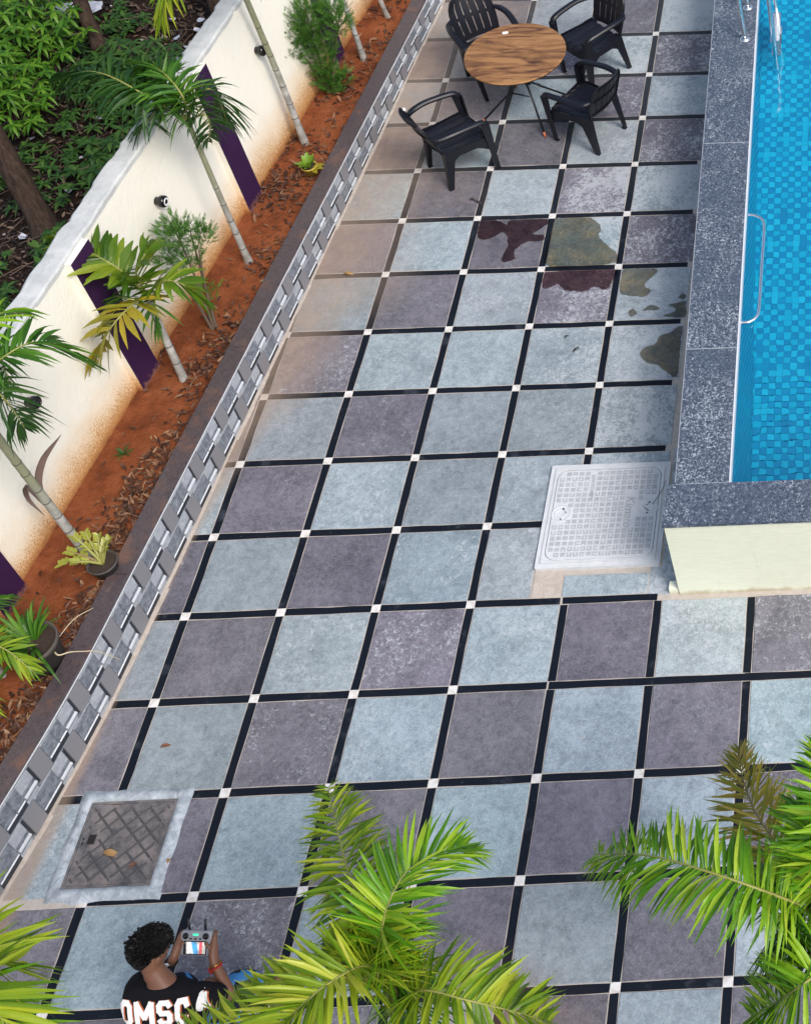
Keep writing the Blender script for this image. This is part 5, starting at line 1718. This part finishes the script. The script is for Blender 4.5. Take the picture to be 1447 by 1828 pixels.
def tree(label, pts, radii, seed, crown_c):
    r = random.Random(seed)
    base = Vector(pts[0]); inv = Matrix.Translation(-base)
    t = empty('plot_tree', base); tag(t, label, 'tree', 'trees on the vacant plot')
    path, tot = resample(crv(pts, 8), 30)
    b = MB()
    n = 14; vs = []; fs = []
    for k, p in enumerate(path):
        f = k / 29; rad = radii[0] + (radii[1] - radii[0]) * f + (.06 * (1 - f * 12) if f < .08 else 0)
        for q in range(n):
            w = 2 * math.pi * q / n
            rr = rad * (1 + .10 * mnoise.noise(Vector((math.cos(w) * 1.5, math.sin(w) * 1.5, p.z * 2.5 + seed))))
            vs.append(inv @ (p + Vector((math.cos(w) * rr, math.sin(w) * rr, 0))))
    for k in range(29):
        for q in range(n):
            q2 = (q + 1) % n
            fs.append((k * n + q, k * n + q2, (k + 1) * n + q2, (k + 1) * n + q))
    b.add(vs, fs, 0, True)
    top = path[-1]
    limbs = []
    for k in range(6):
        a = k * 1.05 + seed; e = top + Vector((math.cos(a) * r.uniform(.6, 1.3), math.sin(a) * r.uniform(.6, 1.3), r.uniform(.5, 1.6)))
        limbs.append(e)
        b.tube([inv @ p for p in crv([top - Vector((0, 0, .1)), top.lerp(e, .5) + Vector((0, 0, .15)), e], 5)], [radii[1] * .6 - radii[1] * .045 * q for q in range(11)], 7)
    b.build('trunk', M['bark'], t)
    b = MB()
    for e in limbs:
        for k in range(70):
            p = e + Vector((r.gauss(0, .35), r.gauss(0, .35), r.gauss(0, .3)))
            rosette(b, inv @ p, 5, .17, .022, r, 0)
    b.build('crown', M['weed'], t)
tree('thick brown tree trunk leaning in from the left edge beyond the wall', [(-3.115, 6.037, -.1), (-3.18, 6.15, .6), (-3.3, 6.3, 1.4), (-3.6, 6.6, 2.6), (-3.9, 7.3, 3.9)], (.105, .07), 1, None)
tree('slim curved tree trunk rising through the dark shrubs toward the top edge', [(-3.40, 8.45, -.1), (-3.50, 8.62, .5), (-3.55, 8.8, 1.0), (-3.75, 9.3, 2.2), (-3.9, 9.9, 3.6)], (.072, .05), 2, None)
tree('dark tree trunk at the top edge close behind the wall', [(-2.48, 9.15, -.1), (-2.50, 9.25, .6), (-2.52, 9.4, 1.4), (-2.5, 9.9, 3.2)], (.085, .06), 3, None)

# plastic sheet and rubbish
b = MB(); vs = []; fs = []
for a in range(15):
    for c in range(9):
        x = -.36 + .72 * a / 14; y = -.15 + .30 * c / 8 * (1 - .3 * abs(a / 7 - 1))
        vs.append((x, y, .05 + .05 * mnoise.noise(Vector((x * 7, y * 9, 1))) + .03 * mnoise.noise(Vector((x * 20, y * 20, 3)))))
for a in range(14):
    for c in range(8):
        i = a * 9 + c; fs.append((i, i + 9, i + 10, i + 1))
b.add(vs, fs, 0, False)
M['sheet'] = simple('grey_plastic_sheet', (0.40, 0.42, 0.50), 0.35, 0, .2, 10)
o = b.build('plastic_sheet', M['sheet'], None, (-4.10, 9.28, .12), R_(20)); tag(o, 'crumpled grey-white plastic sheet lying in the plot by the corner shrub', 'plastic sheet')
b = MB(); r = random.Random(8)
for k in range(130):
    if k < 60: x = -2.55 + r.gauss(0, .35); y = 8.5 + r.gauss(0, .5)
    else:
        y = r.uniform(4.5, 10.5); x = wx(y) - .35 - r.random() * 3.5
    s = r.uniform(.015, .055)
    vs = []
    for i in range(6):
        w = i * 1.047; vs.append((x + math.cos(w) * s * r.uniform(.6, 1.2), y + math.sin(w) * s * r.uniform(.5, 1.1), plot_z(x, y) + .05 + r.uniform(0, .03)))
    b.add(vs, [(0, 1, 2, 3, 4, 5)], 0)
tag(b.build('scattered_rubbish', M['sheet']), 'pale scraps of rubbish scattered among the dead leaves', 'rubbish', kind='stuff')

# single leaves on the paving
def fallen(label, x, y, L, w, a, col, rough=.6):
    b = MB(); vs = []; n = 5
    for k in range(n + 1):
        f = k / n; ww = w * math.sin(math.pi * (.05 + .93 * f))
        z = .006 + .010 * math.sin(f * 5)
        vs += [(L * (f - .5), -ww, z + ww * .4), (L * (f - .5), 0, z), (L * (f - .5), ww, z + ww * .4)]
    fs = []
    for k in range(n): fs += [(k * 3, k * 3 + 3, k * 3 + 4, k * 3 + 1), (k * 3 + 1, k * 3 + 4, k * 3 + 5, k * 3 + 2)]
    b.add(vs, fs, 0, True)
    if col not in M: M[col] = simple(col, {'dark_leaf': (.022, .018, .02), 'tan_leaf': (.30, .17, .06), 'red_leaf': (.16, .06, .03)}[col], rough)
    o = b.build('fallen_leaf', M[col], None, (x, y, 0.002), R_(a)); tag(o, label, 'leaf', 'single leaves fallen on the paving')
fallen('small dark leaf on the slab in front of the left chair', .60, 6.36, .07, .012, -15, 'dark_leaf')
fallen('dark leaf close to the white square below the left chair', .66, 6.32, .075, .011, -25, 'dark_leaf')
fallen('slim black leaf on the pale slab below the maroon wet band', 1.80, 4.47, .085, .010, 62, 'dark_leaf')
fallen('thin black leaf on the same pale slab, nearer the slab middle', 1.70, 4.62, .06, .009, 58, 'dark_leaf')
fallen('curled tan leaf on the dusty slabs near the planter kerb', -.32, 5.45, .09, .018, -8, 'tan_leaf')
fallen('reddish leaf on a pale slab above the iron manhole cover', -.49, 1.03, .07, .014, 20, 'red_leaf')
fallen('pale tan leaf lying on the iron manhole cover', -.60, .30, .11, .022, -12, 'tan_leaf')
fallen('dark red leaf near the right corner of the iron manhole cover', -.43, .22, .07, .013, 40, 'red_leaf')
fallen('small tan leaf on the cement right of the iron manhole cover', -.215, .24, .05, .012, 80, 'tan_leaf')
fallen('thin tan leaf across the black strip in the middle of the paving', 1.36, .01, .06, .010, 75, 'tan_leaf')

# ------------------------------------------------------------------ seated man
def skin_mesh(name, joints, edges, mat, parent, sub=2, root=0):
    me = bpy.data.meshes.new(name)
    me.from_pydata([j[0] for j in joints], edges, [])
    o = bpy.data.objects.new(name, me); COL.objects.link(o)
    md = o.modifiers.new('skin', 'SKIN'); md.use_smooth_shade = True
    for k, j in enumerate(joints):
        rr = j[1]
        me.skin_vertices[0].data[k].radius = rr if isinstance(rr, tuple) else (rr, rr)
        me.skin_vertices[0].data[k].use_root = (k == root)
    sd = o.modifiers.new('sub', 'SUBSURF'); sd.levels = sub; sd.render_levels = sub
    bpy.context.view_layer.update()
    dg = bpy.context.evaluated_depsgraph_get()
    m2 = bpy.data.meshes.new_from_object(o.evaluated_get(dg))
    bpy.data.objects.remove(o); bpy.data.meshes.remove(me)
    m2.materials.clear(); m2.materials.append(mat)
    for p in m2.polygons: p.use_smooth = True
    o = bpy.data.objects.new(name, m2); COL.objects.link(o)
    if parent: o.parent = parent
    return o
def skin_tone():
    t = NT('brown_skin'); P = t.pos()
    col = t.mix(t.noise(P, 14, 4), (0.125, 0.055, 0.032), (0.175, 0.082, 0.050))
    t.pbr(col, 0.5, 0, t.bump(t.noise(P, 120, 3), .12, .002), .4)
    return t.m
M['skin'] = skin_tone()
M['tee'] = simple('black_cotton', (0.006, 0.006, 0.008), 0.9, 0, .3, 30, .15, .15)
def camo():
    t = NT('blue_camouflage'); P = t.pos()
    n = t.noise(P, 9, 2, .5); n2 = t.noise(P, 7.0, 2, .5, 4.0)
    col = t.mix(t.sstep(n, .50, .515), (0.045, 0.19, 0.42), (0.008, 0.010, 0.016))
    col = t.mix(t.sstep(n2, .60, .615), col, (0.16, 0.34, 0.55))
    t.pbr(col, .85, 0, None, .2)
    return t.m
M['camo'] = camo()
M['hair'] = simple('black_hair', (0.0035, 0.003, 0.003), 0.6, 0, .3, 30, 0, .2)
M['letter_white'] = simple('white_print', (0.78, 0.77, 0.75), 0.7)
M['letter_orange'] = simple('orange_print', (0.42, 0.10, 0.02), 0.7)
V = Vector
# head orientation: looks down and to the right at the controller
HC = V((.448, -.80, 1.215))
look = V((.56, .64, -.53)).normalized()
hx = look.cross(V((0, 0, 1))).normalized(); hz = hx.cross(look).normalized()
def hp(x, y, z): return HC + hx * x + look * y + hz * z      # right, forward, up of the head
bj = []; be = []
def J(p, r, par=None):
    bj.append((tuple(p), r)); i = len(bj) - 1
    if par is not None: be.append((par, i))
    return i
pel = J(V((.46, -1.17, .50)), (.15, .12))
ch = J(V((.475, -1.05, .85)), (.15, .11), pel)
sh = J(V((.49, -.955, 1.02)), (.09, .08), ch)
nk = J(V((.49, -.905, 1.10)), (.056, .058), sh)
h1 = J(hp(0, -.035, -.06), (.062, .07), nk)
h2 = J(hp(0, -.01, .03), (.076, .092), h1)
h3 = J(hp(0, 0, .085), (.06, .075), h2)
jaw = J(hp(0, .062, -.06), (.042, .035), h1)
# arms
ls = J(V((.335, -.945, 1.0)), .058, sh); le = J(V((.335, -.74, .80)), .042, ls); lw = J(V((.455, -.755, .95)), (.027, .024), le)
rs_ = J(V((.655, -.955, .99)), .058, sh); re = J(V((.75, -.90, .76)), .042, rs_); rw = J(V((.682, -.775, .935)), (.027, .024), re)
# palms
lp = J(V((.478, -.705, .985)), (.036, .020), lw); rp = J(V((.663, -.705, .985)), (.036, .020), rw)
# legs
lh = J(V((.37, -1.12, .47)), .085, pel); lk = J(V((.305, -.70, .53)), .062, lh); lf = J(V((.30, -.68, .10)), .042, lk); lt = J(V((.29, -.52, .05)), .038, lf)
rh = J(V((.56, -1.12, .47)), .085, pel); rk = J(V((.665, -.715, .52)), .066, rh); rf = J(V((.68, -.68, .10)), .042, rk); rt_ = J(V((.70, -.52, .05)), .038, rf)
# fingers round the controller
CC = V((.568, -.675, .975))          # controller centre
cr = V((1, -.05, .0)).normalized()
cn = V((-.10, -.62, .78)).normalized()   # screen normal, tipped to the face
cu = cn.cross(cr).normalized(); cr = cu.cross(cn).normalized()
def cpos(x, y, z): return CC + cr * x + cu * y + cn * z
for sg, pl in ((-1, lp), (1, rp)):
    for k, L in enumerate((.9, 1.0, .95, .75)):
        y = .045 - .023 * k
        a = J(cpos(sg * .098, y, -.008), .0092, pl); c_ = J(cpos(sg * (.094 + .004), y + .006, -.030), .0088, a); J(cpos(sg * (.075 - .02 * L), y + .008, -.034), .0075, c_)
    a = J(cpos(sg * .100, -.030, .018), .0115, pl); c_ = J(cpos(sg * .078, -.008, .026), .0098, a); J(cpos(sg * .058, .010, .022), .0082, c_)
man = skin_mesh('person', bj, be, M['skin'], None, 2, pel)
tag(man, 'seated dark-haired person in black lettered T-shirt holding a remote controller, seen from behind', 'person')
# face: nose, ears, eyes
def blob(b, c, rx, ry, rz, X, Y, Z, n=12, m_=8, mi=0):
    vs = []; fs = []
    for i in range(m_ + 1):
        th = math.pi * i / m_
        for k in range(n):
            w = 2 * math.pi * k / n
            vs.append(c + X * (rx * math.sin(th) * math.cos(w)) + Y * (ry * math.sin(th) * math.sin(w)) + Z * (rz * math.cos(th)))
    for i in range(m_):
        for k in range(n):
            k2 = (k + 1) % n
            fs.append((i * n + k, (i + 1) * n + k, (i + 1) * n + k2, i * n + k2))
    b.add(vs, fs, mi, True)
for s in (-1, 1):
    b = MB()
    blob(b, hp(s * .083, -.008, -.004), .011, .021, .034, hx, look, hz)
    b.build('ear', M['skin'], man)
b = MB(); blob(b, hp(0, .104, -.005), .014, .020, .024, hx, look, hz); b.build('nose', M['skin'], man)
for s in (-1, 1):
    b = MB(); blob(b, hp(s * .032, .080, .028), .013, .010, .008, hx, look, hz); b.build('eye', M['white_lens'], man)
    b = MB(); blob(b, hp(s * .032, .088, .040), .022, .008, .005, hx, look, hz); b.build('eyebrow', M['hair'], man)
b = MB(); blob(b, hp(0, .094, -.048), .024, .008, .008, hx, look, hz); b.build('mouth', M['orange_cap'] if False else simple('lips', (.17, .06, .045), .5), man)
# hair: a cap of thick tufts
b = MB(); r = random.Random(3)
blob(b, hp(0, -.022, .048), .080, .095, .082, hx, look, hz, 20, 12)
blob(b, hp(0, -.055, .0), .072, .055, .085, hx, look, hz, 16, 10)
for k in range(4200):
    th = r.random() ** .7 * 2.25; ph = r.uniform(0, 6.283)
    d = (hz * math.cos(th) + (hx * math.cos(ph) + look * math.sin(ph)) * math.sin(th)).normalized()
    fwd = d.dot(look); dn = d.dot(hz)
    if fwd > .45 and dn < .35: continue
    if abs(d.dot(hx)) > .5 and fwd > -.35 and dn < .12: continue
    p = hp(0, -.024, .045) + hx * d.dot(hx) * .076 + look * fwd * .092 + hz * dn * .080
    t1 = (d * .55 + V((r.gauss(0, .4), r.gauss(0, .4), r.gauss(0, .35))) + look * (.9 if dn > .35 else -.1) - V((0, 0, .15))).normalized()
    L = r.uniform(.014, .034) * (1.1 if dn > .3 else .5)
    wd = t1.cross(d).normalized() if t1.cross(d).length > .05 else hx
    q = p + t1 * L + d * .010; e = q + (t1 * .6 + look * .3 - d * .9).normalized() * L * .6
    w_ = .0055
    b.add([p - wd * w_, p + wd * w_, q + wd * w_ * .9, q - wd * w_ * .9, e], [(0, 1, 2, 3), (3, 2, 4)])
b.build('hair', M['hair'], man)
# t-shirt
tj = [(V((.46, -1.18, .50)), (.175, .145)), (V((.468, -1.115, .68)), (.185, .135)), (V((.477, -1.045, .85)), (.20, .13)), (V((.487, -.975, 1.0)), (.125, .085)), (V((.49, -.922, 1.085)), (.078, .066)),
      (V((.345, -.955, 1.005)), .082), (V((.295, -.885, .93)), .074), (V((.30, -.80, .86)), .070),
      (V((.640, -.962, .995)), .082), (V((.700, -.935, .90)), .074), (V((.735, -.91, .81)), .070)]
tee = skin_mesh('t_shirt', tj, [(0, 1), (1, 2), (2, 3), (3, 4), (3, 5), (5, 6), (6, 7), (3, 8), (8, 9), (9, 10)], M['tee'], man, 2, 0)
# trousers
tq = [(V((.46, -1.17, .46)), (.17, .13)), (V((.36, -1.08, .47)), .105), (V((.325, -.88, .50)), .095), (V((.302, -.71, .525)), .088), (V((.30, -.69, .40)), .078), (V((.30, -.68, .14)), .066),
      (V((.57, -1.08, .47)), .105), (V((.63, -.88, .50)), .100), (V((.668, -.725, .52)), .102), (V((.68, -.69, .40)), .082), (V((.685, -.68, .14)), .068)]
skin_mesh('trousers', tq, [(0, 1), (1, 2), (2, 3), (3, 4), (4, 5), (0, 6), (6, 7), (7, 8), (8, 9), (9, 10)], M['camo'], man, 2, 0)
# block lettering printed across the back
GLYPH = {'I': [[(.5, 0), (.5, 1)]],
         'O': [[(.22, 0), (.78, 0), (1, .16), (1, .84), (.78, 1), (.22, 1), (0, .84), (0, .16), (.22, 0)]],
         'M': [[(0, 0), (0, 1), (.5, .30), (1, 1), (1, 0)]],
         'S': [[(0, .14), (.2, 0), (.8, 0), (1, .14), (1, .38), (.82, .5), (.18, .5), (0, .62), (0, .86), (.2, 1), (.8, 1), (1, .86)]],
         'C': [[(1, .22), (.8, 0), (.2, 0), (0, .18), (0, .82), (.2, 1), (.8, 1), (1, .78)]],
         'A': [[(0, 0), (.5, 1), (1, 0)], [(.2, .34), (.8, .34)]]}
from mathutils.bvhtree import BVHTree
BV = BVHTree.FromPolygons([v.co.copy() for v in tee.data.vertices], [tuple(p.vertices) for p in tee.data.polygons])
L_UP = V((0, .62, .78)).normalized(); L_N = V((0, -.78, .62)).normalized(); L_C = V((.487, -1.0, .968))
def on_back(u_, v_, off):
    p = L_C + V((math.sin(u_ / .30) * .30, 0, 0)) + L_UP * (v_ - .062) + L_N * .5
    h = BV.ray_cast(p, -L_N)
    return (h[0] + L_N * off) if h[0] is not None else None
def letter(ch, u0, w, hgt, th, off, mat):
    b = MB()
    n_ = 0
    for line in GLYPH[ch]:
        P = [V((x * (w - th) + th / 2, y * (hgt - th * 1.15) + th * .575, 0)) for x, y in line]
        for i in range(len(P) - 1):
            a_, c_ = P[i], P[i + 1]; d = (c_ - a_).normalized(); s_ = V((-d.y, d.x, 0)) * (th / 2)
            a2, c2 = a_ - d * th * .30, c_ + d * th * .30
            k = max(2, int((c2 - a2).length / .012))
            vs = []; ok = True
            for q in range(k + 1):
                m = a2.lerp(c2, q / k)
                for z in (-1, 0, 1):
                    pt = on_back(u0 + m.x + s_.x * z, m.y + s_.y * z, off + n_ * .00025)
                    if pt is None: pt = vs[-1] if vs else None
                    if pt is None: ok = False; break
                    vs.append(pt)
                if not ok: break
            n_ += 1
            if ok and len(vs) == 3 * (k + 1): b.add(vs, [(q * 3 + z, q * 3 + z + 1, q * 3 + z + 4, q * 3 + z + 3) for q in range(k) for z in (0, 1)])
    if b.v: b.build('shirt_letter', M[mat], man)
uu = -.262
for ch in 'IOMSCA':
    w = {'I': .040, 'M': .112}.get(ch, .084)
    letter(ch, uu + .005, w, .148, .032, .0035, 'letter_orange')
    letter(ch, uu, w, .148, .030, .0075, 'letter_white')
    uu += w + .012
# watch and bracelet
def band(c, ax, rr, w, mat, name):
    b = MB(); ax = ax.normalized(); m = ax.to_track_quat('Z', 'Y').to_matrix().to_4x4()
    b.lathe([(rr, -w), (rr + .004, -w), (rr + .004, w), (rr, w)], c, 20, m=m)
    return b.build(name, mat, man)
LW = V((.455, -.755, .95)); la = LW - V((.335, -.74, .80))
band(LW - la.normalized() * .022, la, .029, .011, M['hole'], 'watch')
b = MB(); b.box(LW - la.normalized() * .022 + V((-.018, -.026, .012)), (.030, .010, .032)); b.build('watch_face', M['white_lens'], man)
RW = V((.682, -.775, .935)); ra = RW - V((.75, -.90, .76))
M['thread'] = simple('red_thread', (.30, .012, .012), .8); M['gold'] = simple('gold_metal', (.55, .25, .06), .3, .9)
band(RW - ra.normalized() * .020, ra, .030, .005, M['thread'], 'bracelet')
band(RW - ra.normalized() * .006, ra, .030, .0025, M['gold'], 'bracelet')
b = MB(); 
for k in range(6): blob(b, RW - ra.normalized() * .03 + V((-.032 + r.uniform(-.006, .006), -.012 + r.uniform(-.008, .008), -.012 * (k % 3) * .7)), .009, .009, .009, V((1, 0, 0)), V((0, 1, 0)), V((0, 0, 1)), 8, 6)
b.build('tassel', M['thread'], man)

# controller held in both hands
rc = empty('drone_controller', CC); tag(rc, 'grey remote controller with lit screen and two antennas held in both hands', 'remote controller')
rc.rotation_euler = Matrix((cr, cu, cn)).transposed().to_euler()
M['rc_grey'] = simple('controller_grey', (.22, .23, .26), .45)
b = MB()
b.prism([(x, y) for x, y in rrect(.088, .066, .020, 5)], -.018, .012, .004, bottom=True)
b.build('shell', M['rc_grey'], rc)
def screen_mat():
    t = NT('lit_screen'); P = t.obj(); sx = t.sep(P)
    n = t.noise(P, 28, 3)
    c = t.mix(t.sstep(t.math('ADD', sx[0], t.math('MULTIPLY', n, .02)), -.045, -.035), (.02, .02, .03), (.75, .72, .70))
    d = t.math('ABSOLUTE', t.math('SUBTRACT', t.math('ADD', sx[0], t.math('MULTIPLY', sx[1], .25)), .0))
    c = t.mix(t.math('SUBTRACT', 1.0, t.sstep(d, .012, .018)), c, (.10, .42, .85))
    e = t.math('ABSOLUTE', t.math('SUBTRACT', sx[0], .033))
    c = t.mix(t.math('SUBTRACT', 1.0, t.sstep(e, .007, .011)), c, (.85, .12, .16))
    c = t.mix(t.math('MULTIPLY', t.sstep(n, .52, .6), .5), c, (.12, .14, .12))
    em = t.n('ShaderNodeEmission'); t.l(c, em.inputs[0]); em.inputs[1].default_value = 0.9
    t.l(em.outputs[0], t.out.inputs[0])
    return t.m
M['screen'] = screen_mat()
b = MB(); b.prism(rrect(.066, .036, .004, 3), .0, .0135); o = b.build('screen_bezel', M['black_gloss'], rc, (0, -.024, 0))
b = MB(); b.prism(rrect(.060, .031, .002, 3), .0, .0145); o = b.build('screen', M['screen'], rc, (0, -.024, 0))
for s in (-1, 1):
    b = MB(); b.lathe([(.017, .012), (.017, .0155), (.006, .0155), (.006, .026), (.009, .028), (0, .029)], n=18); b.build('joystick', M['black_gloss'], rc, (s * .058, .038, 0))
    b = MB(); b.tube([(s * .045, .062, -.006), (s * .047, .085, .002), (s * .050, .128, .012)], [.006, .0075, .0065], 8); b.build('antenna', M['black_plastic'], rc)
M['led'] = bpy.data.materials.new('green_led'); M['led'].use_nodes = True
pb = M['led'].node_tree.nodes['Principled BSDF']; pb.inputs['Base Color'].default_value = (.02, .5, .25, 1); pb.inputs['Emission Color'].default_value = (.05, .9, .45, 1); pb.inputs['Emission Strength'].default_value = .8
b = MB(); b.box((0, .046, .0135), (.030, .008, .004)); b.build('status_light', M['led'], rc)
b = MB()
for x in (-.028, 0, .028): b.box((x, .024, .0135), (.012, .007, .004))
b.build('buttons', M['black_gloss'], rc)
# stool under the seated man
sl = empty('plastic_stool', (.46, -1.14, 0)); tag(sl, 'low black plastic stool under the seated person', 'stool')
b = MB(); b.prism(rrect(.17, .17, .04, 4), .345, .372, .006, bottom=True); b.build('seat', M['black_plastic'], sl)
for x in (-1, 1):
    for y in (-1, 1):
        b = MB(); b.tube([(x * .135, y * .135, .35), (x * .165, y * .165, 0)], [.024, .018], 8); b.build('leg', M['black_plastic'], sl)
